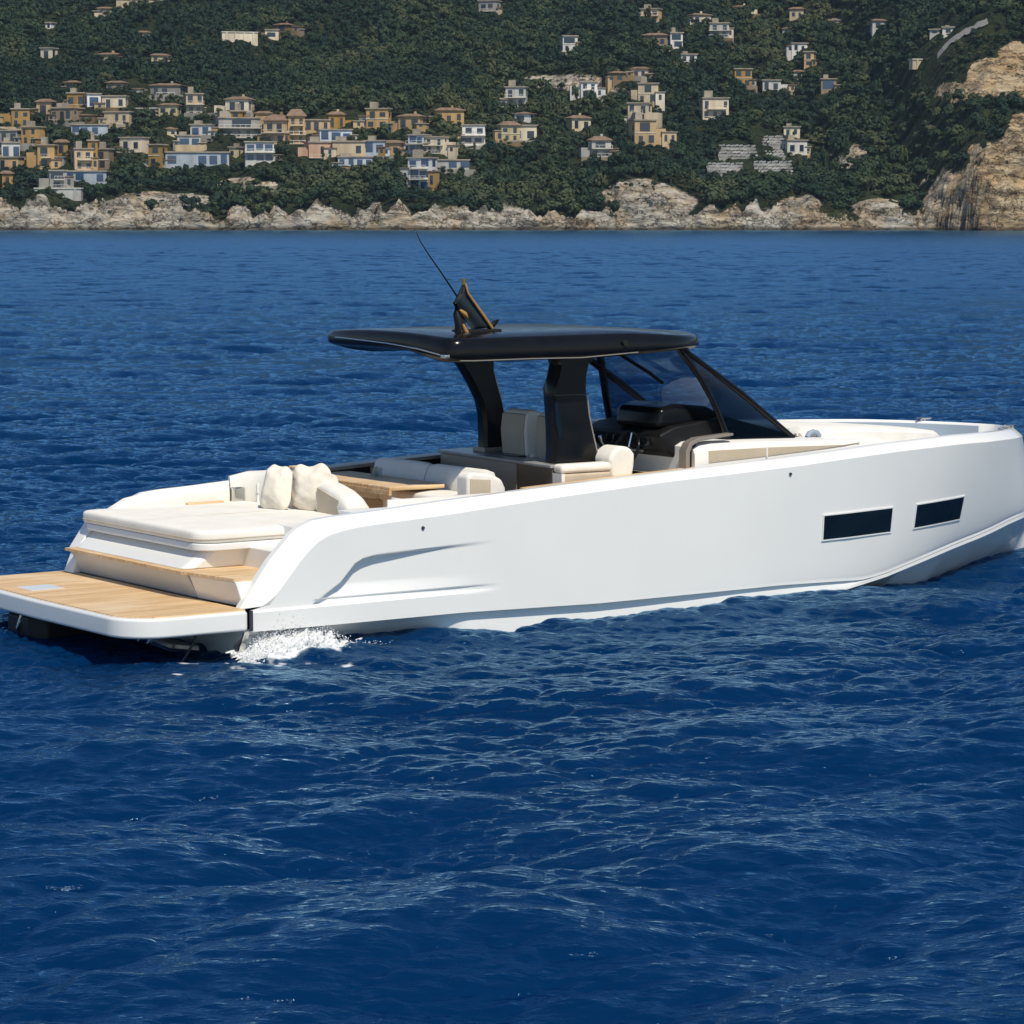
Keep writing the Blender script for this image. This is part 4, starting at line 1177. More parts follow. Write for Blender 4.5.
# decks
MB().plan([(1.4, -1.56), (5.62, -1.56), (5.62, -1.16), (1.4, -1.16)], 1.18, 1.20).build('side_deck', M['gel_deck'], yacht)
def deck_strip(name, xs, yo, yi, dz, m, sgn=-1, th=0.02):
    v, f = [], []
    for x in xs:
        z = float(np.interp(x, RX, RZ)) + dz
        for y in (yo(x), yi(x)):
            v += [(x, sgn * y, z), (x, sgn * y, z - th)]
    for k in range(len(xs) - 1):
        a, b = 4 * k, 4 * k + 4
        f += [(a, b, b + 2, a + 2), (a + 1, a + 3, b + 3, b + 1), (a, a + 1, b + 1, b), (a + 2, b + 2, b + 3, a + 3)]
    f += [(0, 2, 3, 1), (4 * len(xs) - 4, 4 * len(xs) - 3, 4 * len(xs) - 1, 4 * len(xs) - 2)]
    return mesh_obj(name, v, f, m, yacht)
deck_strip('teak_side_deck', list(np.linspace(1.95, 7.95, 26)), lambda x: beam(x) - 0.225, lambda x: beam(x) - 0.42, -0.035, M['teak'])
deck_strip('inner_side_deck', list(np.linspace(3.5, 5.62, 12)), lambda x: beam(x) - 0.42, lambda x: 1.16, -0.05, M['teak'])
deck_strip('port_side_deck', list(np.linspace(1.95, 8.2, 26)), lambda x: beam(x) - 0.225, lambda x: 1.30, -0.12, M['gel_deck'], 1)
MB().box(1.95, 5.62, -1.175, -1.155, 0.70, 1.27).box(1.95, 4.0, -1.178, -1.172, 0.9, 1.25).build('cockpit_liner', M['gel_deck'], yacht)
MB().box(1.95, 7.3, 1.30, 1.32, 0.70, 1.24).build('port_liner', M['gel_deck'], yacht)
MB().plan([(2.0, -1.17), (7.3, -1.17), (7.3, 1.31), (2.0, 1.31)], 0.69, 0.72).build('cockpit_floor', M['teak'], yacht)
# dark glass bulwark and its taupe cap on the port side
deck_strip('bulwark_cap', list(np.linspace(2.3, 4.75, 10)), lambda x: beam(x) - 0.10, lambda x: beam(x) - 0.34, 0.02, M['taupe'], 1, 0.035)
MB().add(*(lambda L: (L, [(0, 1, 2, 3), (4, 7, 6, 5), (0, 4, 5, 1), (1, 5, 6, 2), (2, 6, 7, 3), (3, 7, 4, 0)]))(
    [(2.3, 1.50, 1.0), (4.7, 1.50, 1.08), (4.7, 1.50, 1.40), (2.3, 1.50, 1.285), (2.3, 1.53, 1.0), (4.7, 1.53, 1.08), (4.7, 1.53, 1.40), (2.3, 1.53, 1.285)])).build('bulwark_panel', M['port'], yacht)

# dining table
tb = MB().plan([(2.50, -0.34), (3.16, -0.34), (3.16, 1.46), (2.50, 1.46)], 1.255, 1.30).build('dining_table', M['teak'], yacht, bevel=0.012)
MB().box(2.49, 2.52, -0.35, 1.47, 1.215, 1.262).build('table_edge', M['teak'], tb)
for y in (0.1, 1.05):
    MB().box(2.74, 2.90, y - 0.07, y + 0.07, 0.72, 1.256).build('table_leg', M['gel'], tb, bevel=0.02)
MB().box(2.50, 2.53, -0.62, -0.36, 0.72, 1.20).box(2.80, 2.86, -0.95, -0.88, 0.72, 1.22).build('sofa_support', M['gel_deck'], yacht, bevel=0.015)

# aft facing sofa behind the table, its port return and its armrest
sofa = MB().box(2.86, 3.36, -1.0, 1.22, 0.72, 1.10).build('sofa', M['fabric_tan'], yacht, bevel=0.02)
cushion('seat_cushion', rr_outline(2.82, 3.30, -0.84, 0.40, 0.06), 1.10, 1.215, M['fabric'], sofa)
cushion('seat_cushion', rr_outline(2.82, 3.30, 0.42, 1.20, 0.06), 1.10, 1.215, M['fabric'], sofa)
for y0, y1 in ((-0.86, 0.18), (0.20, 1.18)):
    g = MB(); secs = []
    for k in range(9):
        t = k / 8; y = y0 + (y1 - y0) * t
        pr = [(3.27, 1.20), (3.25, 1.30), (3.30, 1.43), (3.335, 1.462), (3.40, 1.455), (3.425, 1.40), (3.44, 1.20)]
        e = 0.93 if k in (0, 8) else 1
        secs.append([(3.34 + (x - 3.34) * e, y, 1.2 + (z - 1.2) * e) for x, z in pr])
    g.loft(secs).build('back_cushion', M['fabric'], sofa, smooth=70)
MB().prism([(2.93, 1.0), (2.93, 1.44), (2.99, 1.475), (3.22, 1.445), (3.34, 1.39), (3.39, 1.30), (3.39, 1.0)], -1.08, -0.88).build('armrest', M['fabric'], sofa, bevel=0.035, bseg=4)
MB().prism([(2.96, 1.02), (2.96, 1.41), (3.20, 1.39), (3.20, 1.02)], -1.086, -1.078).build('armrest_panel', M['fabric_tan'], sofa)

# galley block under the hardtop with the helm bench on its starboard face
gal = MB().plan([(4.02, -0.98), (4.60, -0.98), (4.94, -0.98), (4.94, 1.30), (4.20, 1.30)], 0.72, 1.455).build('galley', M['bronze'], yacht, bevel=0.012)
MB().plan([(3.99, -0.99), (4.95, -0.99), (4.95, 1.32), (4.17, 1.32)], 1.456, 1.487).build('counter_top', M['counter'], gal, bevel=0.006)
MB().add([(4.055, -0.30, 0.75), (4.060, -0.30, 1.45), (4.185, 1.28, 1.45), (4.185, 1.28, 0.75), (4.09, -0.30, 0.75), (4.09, -0.30, 1.45), (4.21, 1.28, 1.45), (4.21, 1.28, 0.75)],
         [(0, 1, 2, 3), (4, 7, 6, 5), (0, 4, 5, 1), (1, 5, 6, 2), (2, 6, 7, 3), (3, 7, 4, 0)]).build('cabinet_door', M['taupe'], gal)
MB().box(4.30, 4.80, 0.0, 0.55, 1.489, 1.50).build('cooktop', M['port'], gal, bevel=0.004)
bench = MB().box(4.03, 4.92, -1.13, -0.985, 0.72, 1.41).build('helm_bench', M['fabric_tan'], yacht, bevel=0.03, bseg=4)
MB().box(4.02, 4.70, -1.145, -0.98, 1.412, 1.50).build('bench_top_roll', M['fabric'], bench, bevel=0.035, bseg=4)
MB().box(4.02, 4.06, -1.14, -0.985, 0.9, 1.41).build('bench_trim', M['gel'], bench)
MB().prism([(4.64, 1.30), (4.62, 1.46), (4.60, 1.53), (4.65, 1.605), (4.74, 1.66), (4.86, 1.64), (4.93, 1.57), (4.92, 1.45), (4.89, 1.30)], -1.16, -0.86).build('headrest', M['fabric'], bench, bevel=0.04, bseg=4)
MB().box(4.68, 4.90, -1.15, -0.95, 0.72, 1.30).build('bench_end', M['fabric'], bench, bevel=0.03)

def helm_seat(x, y):
    r = MB().box(x + 0.02, x + 0.62, y - 0.26, y + 0.26, 1.20, 1.52).build('helm_seat', M['fabric'], yacht, bevel=0.05)
    pr = [(x - 0.02, 1.48), (x - 0.04, 1.75), (x - 0.02, 1.93), (x + 0.06, 1.975), (x + 0.17, 1.955), (x + 0.20, 1.82), (x + 0.26, 1.78), (x + 0.34, 1.71), (x + 0.36, 1.56), (x + 0.30, 1.48)]
    MB().prism(pr, y - 0.22, y + 0.22).build('backrest', M['fabric'], r, bevel=0.04, bseg=4)
    MB().prism([(x - 0.026, 1.50), (x - 0.050, 1.75), (x - 0.030, 1.92), (x + 0.05, 1.955), (x + 0.04, 1.5)], y - 0.20, y + 0.20).build('back_shell', M['fabric_taupe'], r, bevel=0.01)
    return r
for y in (0.20, -0.42): helm_seat(4.40, y)

# console, dash and wheel
con = MB().prism([(5.88, 0.72), (5.80, 1.38), (5.50, 1.55), (5.42, 1.72), (5.62, 1.80), (6.30, 1.88), (7.35, 1.62), (7.35, 0.72)], -0.92, 0.40).build('helm_console', M['black_matt'], yacht, bevel=0.03)
MB().prism([(5.48, 1.78), (5.52, 1.98), (5.72, 2.03), (6.15, 1.99), (6.42, 1.86), (6.50, 1.74)], -0.80, -0.05).build('dash_cowl', M['black'], con, bevel=0.06, bseg=4)
for y in (-0.55, -0.12, 0.32):
    MB().add([(5.455, y - 0.17, 1.60), (5.455, y + 0.17, 1.60), (5.435, y + 0.17, 1.71), (5.435, y - 0.17, 1.71), (5.48, y - 0.17, 1.60), (5.48, y + 0.17, 1.60), (5.46, y + 0.17, 1.71), (5.46, y - 0.17, 1.71)],
             [(0, 1, 2, 3), (4, 7, 6, 5), (0, 4, 5, 1), (1, 5, 6, 2), (2, 6, 7, 3), (3, 7, 4, 0)]).build('display', M['port'], con)
ring = [(5.30 + 0.07 * math.sin(a), -0.52 + 0.19 * math.cos(a), 1.56 + 0.18 * math.sin(a)) for a in np.linspace(0, 2 * math.pi, 25)]
wh = MB().tube(ring, 0.016, 8).build('steering_wheel', M['black'], con, smooth=60)
g = MB()
for a in (math.pi / 2, math.pi * 7 / 6, math.pi * 11 / 6):
    g.tube([(5.32, -0.52, 1.56), (5.30 + 0.07 * math.sin(a), -0.52 + 0.19 * math.cos(a), 1.56 + 0.18 * math.sin(a))], 0.012, 6)
g.tube([(5.30, -0.52, 1.56), (5.50, -0.52, 1.54)], 0.03, 8).build('wheel_spokes', M['steel'], wh, smooth=50)
for y in (0.02, 0.14):
    MB().tube([(5.45, y, 1.52), (5.38, y, 1.60), (5.36, y, 1.66)], [0.02, 0.014, 0.026], 8).build('throttle', M['steel'], con, smooth=50)
MB().box(5.38, 5.5, -0.85, 0.9, 1.33, 1.345).build('grab_rail', M['steel'], con, bevel=0.005)
MB().prism([(5.60, 1.38), (5.72, 1.72), (6.35, 1.74), (6.35, 1.38)], 1.02, 1.28).build('port_console', M['gel_deck'], yacht, bevel=0.04)
MB().plan([(4.97, -1.15), (5.54, -1.15), (5.54, 1.0), (4.97, 1.0)], 1.24, 1.27).build('boarding_step', M['gel_deck'], yacht, bevel=0.008)

# trunk cabin ahead of the windshield
def trunk():
    secs = []
    for x, hw, z in ((5.62, 1.25, 1.60), (5.70, 1.25, 1.640), (5.85, 1.25, 1.655), (6.6, 1.25, 1.64), (7.3, 1.24, 1.62), (7.9, 1.16, 1.595), (8.3, 1.05, 1.57), (8.7, 0.86, 1.54), (9.05, 0.55, 1.50)):
        b0 = float(np.interp(x, RX, RZ)) - 0.14
        top = z
        sec = [(x, -hw - 0.005, b0), (x, -hw, top - 0.07), (x, -hw + 0.025, top - 0.02), (x, -hw + 0.09, top)]
        for t in (0.75, 0.4, 0.0): sec.append((x, -hw * t, top + 0.015 * (1 - t)))
        sec += [(a, -y, zz) for a, y, zz in reversed(sec[:-1])]
        secs.append(sec)
    return MB().loft(secs).build('trunk_cabin', M['gel_deck'], yacht, smooth=45)
tk = trunk()
v = []
for x, hw, z in ((5.80, 1.25, 1.565), (6.6, 1.25, 1.565), (7.3, 1.24, 1.55), (7.7, 1.19, 1.53), (7.95, 1.15, 1.525)):
    b0 = float(np.interp(x, RX, RZ)) - 0.02
    v += [(x, -hw - 0.008, b0), (x, -hw - 0.008, max(z, b0 + 0.004)), (x, -hw + 0.02, b0), (x, -hw + 0.02, max(z, b0 + 0.004))]
f = []
for k in range(4):
    a, b = 4 * k, 4 * k + 4
    f += [(a, b, b + 1, a + 1), (a + 1, b + 1, b + 3, a + 3), (a + 2, a + 3, b + 3, b + 2), (a, a + 2, b + 2, b)]
f += [(0, 1, 3, 2), (16, 18, 19, 17)]
mesh_obj('side_inlay', v, f, M['fabric_tan'], tk)
MB().box(6.56, 6.58, -1.263, -1.256, 1.46, 1.57).build('inlay_divider', M['gel'], tk)
# taupe frame at the aft end of the trunk
pr = [(5.50, 1.34), (5.50, 1.58), (5.55, 1.66), (5.66, 1.705), (6.12, 1.735), (6.12, 1.71), (5.68, 1.67), (5.585, 1.63), (5.55, 1.56), (5.55, 1.34)]
MB().prism(pr, -1.26, -1.14).build('door_frame', M['taupe'], yacht, bevel=0.006)
MB().prism([(5.555, 1.36), (5.555, 1.56), (5.60, 1.62), (5.69, 1.665), (5.66, 1.60), (5.63, 1.36)], -1.20, -1.16).build('door_glass', M['port'], yacht)

# foredeck and bow sunpad
def foredeck():
    v, f = [], []
    xs = [7.2, 7.6, 8.0, 8.5, 9.0, 9.5, 9.9, 10.2, 10.4, 10.55, 10.7, 10.85, 10.98]
    for x in xs:
        z = float(np.interp(x, RX, RZ)) - 0.165; y = max(beam(x) - 0.225, 0.05)
        v += [(x, -y, z), (x, 0, z + 0.02), (x, y, z)]
    for k in range(len(xs) - 1):
        a = 3 * k
        f += [(a, a + 3, a + 4, a + 1), (a + 1, a + 4, a + 5, a + 2)]
    return mesh_obj('foredeck', v, f, M['gel_deck'], yacht, smooth=40)
foredeck()
M['liner'] = mat('grey_blue_liner', (0.26, 0.32, 0.39), 0.6, var=0.06, vscale=2)
def bow_liner(sgn):
    v, f = [], []
    xs = [8.6, 9.0, 9.4, 9.8, 10.1, 10.35, 10.55, 10.7, 10.8, 10.9, 10.97]
    for x in xs:
        z = float(np.interp(x, RX, RZ)); y = beam(x) - 0.275
        v += [(x, sgn * y, z - 0.165), (x, sgn * y, z - 0.025), (x, sgn * (y + 0.01), z - 0.165), (x, sgn * (y + 0.01), z - 0.025)]
    for k in range(len(xs) - 1):
        a, b = 4 * k, 4 * k + 4
        f += [(a, b, b + 1, a + 1), (a + 1, b + 1, b + 3, a + 3), (a + 2, a + 3, b + 3, b + 2), (a, a + 2, b + 2, b)]
    mesh_obj('bulwark_liner', v, f, M['liner'], yacht, smooth=40)
for s_ in (-1, 1): bow_liner(s_)
fp = MB().loft([[(x, y, z) for y, z in ((-h, 1.40), (-h, t - 0.03), (-h + 0.05, t), (-h * 0.3, t + 0.012), (h * 0.3, t + 0.012), (h - 0.05, t), (h, t - 0.03), (h, 1.40))] for x, h, t in ((7.35, 0.92, 1.66), (7.6, 1.0, 1.685), (8.3, 0.95, 1.665), (9.0, 0.80, 1.62), (9.6, 0.58, 1.57), (9.75, 0.48, 1.53))]).build('bow_sunpad', M['fabric'], yacht, smooth=45)
MB().box(7.9, 9.3, -0.03, -0.022, 1.6, 1.70).build('pad_seam', M['fabric_tan'], fp) if False else None
bolster('sunpad_roll', [(7.30, -0.85, 1.60), (7.26, -0.4, 1.62), (7.26, 0.4, 1.62), (7.30, 0.85, 1.60)], 0.18, 0.13, M['fabric'], fp)
MB().tube([(7.36, -0.98, 1.62), (7.39, -0.98, 1.66), (7.44, -0.98, 1.675), (7.50, -0.98, 1.66), (7.53, -0.98, 1.62)], 0.03, 8).build('deck_vent', M['liner'], yacht, smooth=50)
for s in (-1, 1):
    x = 10.62; y = s * (beam(x) - 0.18); z = float(np.interp(x, RX, RZ))
    MB().tube([(x - 0.10, y, z + 0.035), (x + 0.10, y - s * 0.03, z + 0.035)], 0.014, 6).tube([(x - 0.03, y, z), (x - 0.03, y, z + 0.035)], 0.012, 6).tube([(x + 0.03, y, z), (x + 0.03, y, z + 0.035)], 0.012, 6).build('cleat', M['steel'], yacht, smooth=50)

# hardtop
def hardtop():
    out = []
    def seg(pts, n=6): out.extend(pts)
    # plan outline, starboard aft corner round to port
    def corner(cx, cy, rx, ry, a0, n=9):
        for k in range(n):
            a = a0 + math.pi / 2 * k / (n - 1); out.append((cx + rx * math.cos(a), cy + ry * math.sin(a)))
    corner(2.62 + 0.16, -1.24 + 0.16, 0.16, 0.16, math.pi)
    for x in np.linspace(3.0, 4.9, 8): out.append((x, -1.24))
    corner(5.15, -1.24 + 0.85, 1.0, 0.85, 1.5 * math.pi)
    corner(5.15, 1.24 - 0.85, 1.0, 0.85, 0)
    for x in np.linspace(4.9, 3.0, 8): out.append((x, 1.24))
    corner(2.62 + 0.35, 1.26 - 0.35, 0.35, 0.35, 0.5 * math.pi)
    for y in np.linspace(0.8, -1.0, 8): out.append((2.62 - 0.04 * math.cos(y / 1.24 * 1.57), y))
    cx, cy = 4.1, 0.0
    def zt(x, y): return 2.785 + 0.05 * (1 - (y / 1.24) ** 2) - 0.075 * float(sstep(4.7, 6.1, x)) + 0.01 * (x - 2.6) / 3
    def zb(x, y):
        z = 2.555 + 0.045 * float(sstep(4.2, 5.7, x))
        z += 0.105 * (1 - float(sstep(2.6, 3.3, x))) * float(sstep(-1.15, -0.3, y)) - 0.0
        return z
    def ring(s, which, off=0.0):
        r = []
        for x, y in out:
            X, Y = cx + (x - cx) * s, cy + (y - cy) * s
            z = (zt(X, Y) if which == 't' else zb(X, Y)) + off
            r.append((X, Y, z))
        return r
    def mid(s, t):
        return [(a[0], a[1], a[2] * (1 - t) + b[2] * t) for a, b in zip(ring(s, 'b'), ring(s, 't'))]
    secs = [ring(0.02, 'b', 0.05), ring(0.5, 'b', 0.045), ring(0.80, 'b', 0.035), ring(0.93, 'b', 0.015), ring(0.965, 'b', 0), mid(0.982, 0.05), mid(0.995, 0.16), mid(1.0, 0.32), mid(0.992, 0.74), mid(0.984, 0.86), mid(0.972, 0.95), ring(0.94, 't'), ring(0.90, 't', -0.012), ring(0.86, 't', 0.002), ring(0.5, 't'), ring(0.02, 't')]
    return MB().loft(secs).build('hardtop', M['black'], yacht, smooth=50)
ht = hardtop()
MB().loft([[(x, -1.236 - t, z - 0.004), (x, -1.236 - t, z + 0.005), (x, -1.21, z + 0.005), (x, -1.21, z - 0.004)] for x, z, t in ((2.75, 2.575, 0.0), (2.9, 2.57, 0.006), (3.6, 2.572, 0.004), (4.2, 2.565, 0.004), (4.9, 2.60, 0.0))]).build('edge_trim', M['taupe'], ht)
MB().tube([(4.72, -1.235, 2.70), (4.72, -1.262, 2.70)], 0.03, 10).build('side_light', M['port'], ht, smooth=50)
MB().tube([(2.60, 0.82, 2.735), (2.588, 0.5, 2.73), (2.572, -0.2, 2.71), (2.588, -0.75, 2.675), (2.62, -1.08, 2.63)], 0.008, 8).build('aft_light_strip', M['steel'], ht, smooth=60)
MB().box(2.60, 2.66, -1.19, -1.10, 2.60, 2.635).build('corner_light', M['steel'], ht, bevel=0.01)

# the two carbon pillars
def pillar(y, path, th, name='pillar'):
    secs = []
    for (x0, x1, z) in path:
        m = (x0 + x1) / 2
        secs.append([(x0, y - th * 0.55, z), (x0 + 0.03, y - th, z), (x1 - 0.04, y - th, z), (x1, y - th * 0.5, z), (x1, y + th * 0.5, z), (x1 - 0.04, y + th, z), (x0 + 0.03, y + th, z), (x0, y + th * 0.55, z)])
    return MB().loft(secs).build(name, M['black'], yacht, smooth=35)
p1 = pillar(0.78, [(3.93, 4.62, 2.62), (4.02, 4.50, 2.48), (4.12, 4.50, 2.35), (4.22, 4.545, 2.2), (4.31, 4.60, 2.04), (4.35, 4.635, 1.88), (4.36, 4.655, 1.70), (4.36, 4.66, 1.56), (4.35, 4.66, 1.485)], 0.09)
MB().box(4.33, 4.68, 0.67, 0.89, 1.487, 1.54).build('pillar_base', M['taupe'], p1, bevel=0.01)
p2 = pillar(-0.80, [(4.02, 4.85, 2.61), (4.13, 4.64, 2.54), (4.16, 4.56, 2.48), (4.13, 4.53, 2.36), (4.085, 4.525, 2.24), (4.09, 4.53, 2.14), (4.105, 4.56, 1.98), (4.115, 4.60, 1.8), (4.12, 4.65, 1.62), (4.11, 4.68, 1.50), (4.11, 4.69, 1.485)], 0.11)
MB().box(4.10, 4.52, -0.918, -0.905, 2.172, 2.181).build('pillar_seam', M['rubber'], p2)
MB().loft([[(x, -0.912, z), (x + 0.014, -0.912, z), (x + 0.014, -0.90, z), (x, -0.90, z)] for x, z in ((4.50, 2.16), (4.52, 1.98), (4.57, 1.78), (4.645, 1.52))]).build('pillar_edge', M['taupe'], p2)
MB().loft([[(x, -0.914, z), (x + w, -0.914, z), (x + w, -0.90, z), (x, -0.90, z)] for x, w, z in ((4.10, 0.03, 2.12), (4.115, 0.06, 1.9), (4.15, 0.05, 1.75))]).build('pillar_recess', M['port'], p2)

# windshield
ws = bpy.data.objects.new('windshield', None); C.objects.link(ws); ws.parent = yacht
def strip(name, path, w, m, parent, d=0.05):
    return MB().tube(path, w, 8).build(name, m, parent, smooth=60)
AT, AB = (5.66, -1.02, 2.60), (7.12, -1.02, 1.635)
PT, PB = (5.66, 1.02, 2.60), (7.12, 1.02, 1.635)
FS = [(5.56, -1.03, 2.62), (5.72, -1.03, 2.46), (5.88, -1.03, 2.27), (6.02, -1.03, 2.07), (6.13, -1.03, 1.87), (6.24, -1.03, 1.63)]
strip('front_post', [(5.62, -1.03, 2.62), (6.4, -1.03, 2.13), AB], [0.022, 0.034, 0.03], M['black'], ws)
strip('front_post', [(5.62, 1.03, 2.62), (6.4, 1.03, 2.13), PB], [0.035, 0.042, 0.035], M['black'], ws)
strip('side_post', FS, [0.035, 0.032, 0.03, 0.03, 0.032, 0.036], M['black'], ws)
strip('side_post', [(6.10, 1.03, 2.62), (6.12, 1.03, 2.40), (6.18, 1.03, 2.05), (6.26, 1.03, 1.68)], [0.05, 0.045, 0.04, 0.045], M['black'], ws)
strip('sill_rail', [(6.2, -1.03, 1.64), (7.12, -1.03, 1.63), (7.35, -0.8, 1.64), (7.55, -0.4, 1.66), (7.6, 0, 1.665), (7.55, 0.4, 1.66), (7.35, 0.8, 1.64), (7.12, 1.03, 1.63), (6.2, 1.03, 1.70)], 0.022, M['black'], ws)
def sheet(name, pts, th, parent, m):
    n = len(pts); nrm = (Vector(pts[1]) - Vector(pts[0])).cross(Vector(pts[-1]) - Vector(pts[0])).normalized() * th
    v = list(pts) + [tuple(Vector(p) + nrm) for p in pts]
    f = [tuple(range(n)), tuple(reversed(range(n, 2 * n)))] + [(i, (i + 1) % n, n + (i + 1) % n, n + i) for i in range(n)]
    return mesh_obj(name, v, f, m, parent)
sheet('side_pane', FS + [AB, (6.4, -1.03, 2.13)], 0.006, ws, M['tint_side'])
sheet('side_pane', [(6.125, 1.03, 2.295), (6.18, 1.03, 2.05), (6.26, 1.03, 1.70), (7.10, 1.03, 1.66), (6.4, 1.03, 2.14), (6.14, 1.03, 2.30)], 0.006, ws, M['tint'])
secs = []
for t in np.linspace(0, 1, 9):
    row = []
    for y in np.linspace(-1.02, 1.02, 9):
        bow = 1 - (y / 1.02) ** 2
        xt, xb = 5.66 + 0.10 * bow, 7.12 + 0.47 * bow
        row.append((xt + (xb - xt) * t, y, 2.60 + (1.645 - 2.60) * t + 0.04 * math.sin(t * math.pi)))
    secs.append(row)
MB().loft(secs, cap=False, closed=False).build('front_pane', M['tint'], ws, smooth=60)
MB().tube([(5.70, 0.35, 2.58), (6.3, 0.40, 2.28), (6.5, 0.42, 2.16)], 0.02, 6).build('wiper_arm', M['black_matt'], ws, smooth=50)

# mast, flag and whip antenna on the hardtop
MY = -0.6
mast = MB().tube([(3.19, MY, 2.76), (3.17, MY, 2.90), (3.125, MY, 3.00), (3.115, MY, 3.10), (3.17, MY, 3.20), (3.215, MY, 3.29)], [0.085, 0.055, 0.035, 0.022, 0.018, 0.014], 10).build('mast', M['black_matt'], yacht, smooth=50)
MB().tube([(3.215, MY - 0.03, 3.30), (3.235, MY - 0.04, 3.21), (3.34, MY - 0.04, 3.08), (3.45, MY - 0.04, 2.95), (3.53, MY - 0.04, 2.85)], [0.010, 0.010, 0.014, 0.016, 0.014], 8).build('mast_brace', M['ochre_trim'], mast, smooth=50)
MB().tube([(3.215, MY, 3.285), (3.215, MY, 3.345)], [0.022, 0.026], 10).build('mast_lamp', M['brass'], mast, smooth=50)
fl = []; nx, ny = 12, 9
A_, B_, C_, D_ = Vector((3.215, MY - 0.02, 3.27)), Vector((3.53, MY - 0.02, 2.86)), Vector((3.30, MY - 0.02, 2.84)), Vector((3.085, MY - 0.02, 3.11))
for i in range(nx):
    for j in range(ny):
        s, t = i / (nx - 1), j / (ny - 1)
        p = (A_ * (1 - s) + B_ * s) * (1 - t) + (D_ * (1 - s) + C_ * s) * t
        p.y += 0.035 * math.sin(t * 7 + s * 3) * t
        fl.append(tuple(p))
ff = [(i * ny + j, (i + 1) * ny + j, (i + 1) * ny + j + 1, i * ny + j + 1) for i in range(nx - 1) for j in range(ny - 1)]
fo = mesh_obj('flag', fl, ff, M['navy'], mast, smooth=80)
so = fo.modifiers.new('solid', 'SOLIDIFY'); so.thickness = 0.006
MB().tube([(3.15, MY - 0.03, 3.04), (3.20, MY - 0.04, 3.00), (3.24, MY - 0.03, 2.96)], [0.012, 0.026, 0.010], 8).tube([(3.16, MY - 0.07, 2.90), (3.20, MY - 0.08, 2.80), (3.25, MY - 0.07, 2.76)], [0.012, 0.028, 0.012], 8).build('flag_tie', M['ochre_trim'], mast, smooth=50)
MB().box(3.12, 3.62, MY - 0.09, MY + 0.09, 2.78, 2.845).build('mast_foot', M['black_matt'], mast, bevel=0.02)
MB().tube([(3.52, MY, 2.84), (3.58, MY, 2.90), (3.63, MY, 2.93)], [0.030, 0.026, 0.012], 8).build('horn', M['black'], mast, smooth=50)
MB().tube([(3.145, MY, 3.16), (2.98, MY, 3.37), (2.79, MY, 3.60), (2.70, MY, 3.72), (2.66, MY, 3.80)], [0.010, 0.008, 0.006, 0.005, 0.004], 6).build('whip_antenna', M['black_matt'], yacht, smooth=50)

# ------------------------------------------------------------------ loose things aboard
def place(o, p):                                        # boat coordinates to the world
    o.matrix_world = BM @ Matrix.Translation(p)
def pillow(loc, w, h, d, tilt, turn, seed, label):
    bm = bmesh.new(); bmesh.ops.create_icosphere(bm, subdivisions=5, radius=1)
    r = np.random.default_rng(seed)
    ph = r.uniform(0, 6, 8)
    for vtx in bm.verts:
        x, y, z = vtx.co
        sq = lambda a, e: math.copysign(abs(a) ** e, a)
        X, Z = sq(x, 0.62), sq(z, 0.62)
        puff = (1 - 0.85 * max(abs(X), abs(Z)) ** 2.6)
        Y = sq(y, 0.8) * max(puff, 0.10)
        wr = 0.05 * math.sin(7 * X + 3 * Z + ph[0]) * math.cos(5 * Z - 2 * X + ph[1]) + 0.04 * math.sin(13 * Z + 6 * X + ph[2]) + 0.03 * math.sin(17 * X - 9 * Z + ph[3])
        Y += 0.55 * wr * (1 if y < 0 else -0.4)
        X *= 1 - 0.10 * math.cos(Z * 1.6) * 0 + 0.06 * math.sin(3 * Z + ph[4])
        Z += 0.05 * math.sin(3.5 * X + ph[5]) + (0.06 * math.sin(6 * X + ph[6]) if Z > 0.6 else 0)
        vtx.co = (X * w / 2, Y * d / 2, (Z + 1) * h / 2)
    me = bpy.data.meshes.new('throw_pillow'); bm.to_mesh(me); bm.free(); me.shade_smooth()
    me.materials.append(M['linen'])
    o = bpy.data.objects.new('throw_pillow', me); C.objects.link(o)
    o.matrix_world = BM @ Matrix.Translation(loc) @ Matrix.Rotation(turn, 4, 'Z') @ Matrix.Rotation(tilt, 4, 'X')
    tag(o, label, 'pillow', 'throw pillows on the sunpad')
# aft face looks towards the stern: local -Y turned to -X
pillow((1.68, 0.52, 1.045), 0.38, 0.45, 0.20, -0.26, -math.pi / 2 + 0.35, 4, 'crumpled cream pillow leaning nearest the stern on the white sunpad')
pillow((1.97, 0.27, 1.045), 0.46, 0.46, 0.20, -0.06, -math.pi / 2 + 0.55, 9, 'cream pillow behind the crumpled one, beside the beige side bolster')

gp = [(0.0, 0.0), (0.035, 0.0), (0.04, 0.01), (0.046, 0.10), (0.043, 0.10), (0.036, 0.014), (0.0, 0.012)]
v, f = [], []; n = 16
for r_, z_ in gp[1:-1]:
    for k in range(n): v.append((r_ * math.cos(2 * math.pi * k / n), r_ * math.sin(2 * math.pi * k / n), z_))
for a in range(len(gp) - 3):
    for k in range(n): f.append((a * n + k, a * n + (k + 1) % n, (a + 1) * n + (k + 1) % n, (a + 1) * n + k))
f += [tuple(reversed(range(n))), tuple((len(gp) - 3) * n + k for k in range(n))]
for (x, y), lb in (((3.02, 0.75), 'small clear glass standing on the teak table'), ((2.98, 0.62), 'white candle cup on the teak table beside the clear glass')):
    o = mesh_obj('drinking_glass' if 'clear' in lb else 'candle_cup', v, f, M['clear'] if 'clear' in lb else M['gel'], None, smooth=40)
    place(o, (x, y, 1.301)); tag(o, lb, 'glass' if 'clear' in lb else 'cup')

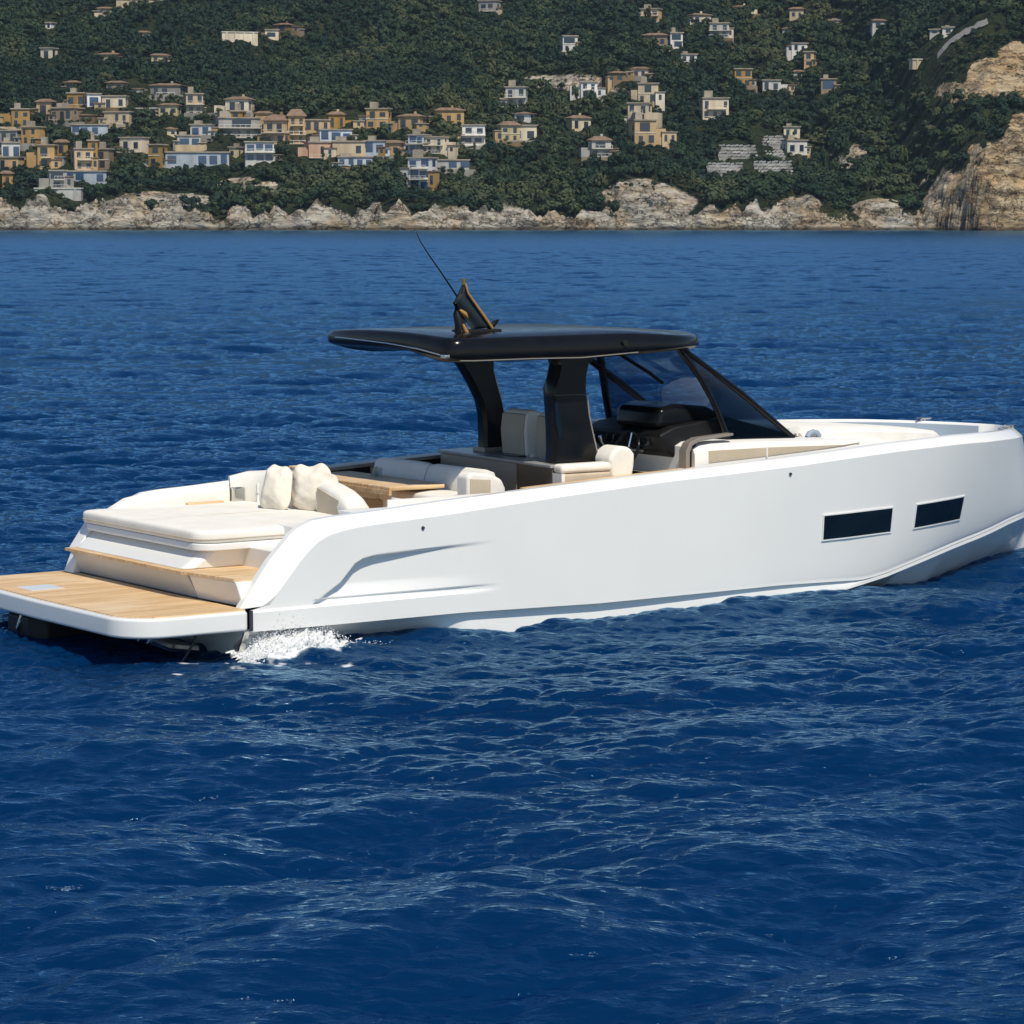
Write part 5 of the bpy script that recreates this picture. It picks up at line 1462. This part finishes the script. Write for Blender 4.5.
# white water thrown up at the stern quarter
def splash():
    r = np.random.default_rng(23)
    ico = bmesh.new(); bmesh.ops.create_icosphere(ico, subdivisions=1, radius=1)
    iv = np.array([tuple(p.co) for p in ico.verts]); fi = np.array([[p.index for p in q.verts] for q in ico.faces]); ico.free()
    V, Q = [], []
    no = 0
    # the mound of broken water
    nx, nz = 150, 44
    xs = np.linspace(-0.10, 1.30, nx); us = np.linspace(0, 1, nz)
    X, U = np.meshgrid(xs, us)
    top = 0.19 * np.exp(-((X - 0.36) / 0.24) ** 2) + 0.14 * np.exp(-((X - 0.78) / 0.22) ** 2) + 0.06 * np.exp(-((X - 0.0) / 0.3) ** 2) + 0.03
    top = top * (0.75 + 0.65 * fbm(X * 7, X * 0 + 4, 4, 5))
    n1 = fbm(X * 11 + U * 3, U * 6, 5, 12); n2 = fbm(X * 30, U * 16, 4, 14)
    a = U * math.pi * 0.5
    Yg = -1.66 - 0.36 * np.cos(a) - 0.07 * n1 - 0.035 * n2
    Zg = -0.05 + (top + 0.05) * np.sin(a) * (1 + 0.55 * n1 + 0.35 * n2)
    V.append(np.stack([X + 0.05 * n2, Yg, Zg], -1).reshape(-1, 3)); no = nx * nz
    g = grid_quads(nz, nx); Q.append(np.concatenate([g[:, [0, 1, 2]], g[:, [0, 2, 3]]]))
    for k in range(2600):
        x = r.normal(0.42, 0.36) if r.random() < 0.8 else r.uniform(-0.1, 1.4)
        if x < -0.12: continue
        h = 0.30 * math.exp(-((x - 0.38) / 0.26) ** 2) + 0.17 * math.exp(-((x - 0.80) / 0.22) ** 2) + 0.05
        z = r.uniform(0.05, 1.0) ** 0.8 * h * r.uniform(0.6, 1.25)
        y = -1.70 - abs(r.normal(0, 0.13)) - 0.20 * (1 - min(z / 0.25, 1))
        sz = r.uniform(0.002, 0.006)
        V.append(iv * sz * r.uniform(0.6, 1.6, 3) + np.array([x, y, z])); Q.append(fi + no); no += len(iv)
    me = np_mesh('splash', np.concatenate(V), np.concatenate(Q), None)
    m, nt, p = node_mat('white_water')
    p.inputs['Base Color'].default_value = (0.90, 0.91, 0.92, 1); p.inputs['Roughness'].default_value = 0.9; p.inputs['Specular IOR Level'].default_value = 0.1; p.inputs['Alpha'].default_value = 0.72
    me.materials.append(m)
    o = bpy.data.objects.new('splash', me); C.objects.link(o); o.matrix_world = BM
    tag(o, 'white splash thrown up at the stern quarter of the yacht', 'splash', kind='stuff')
splash()
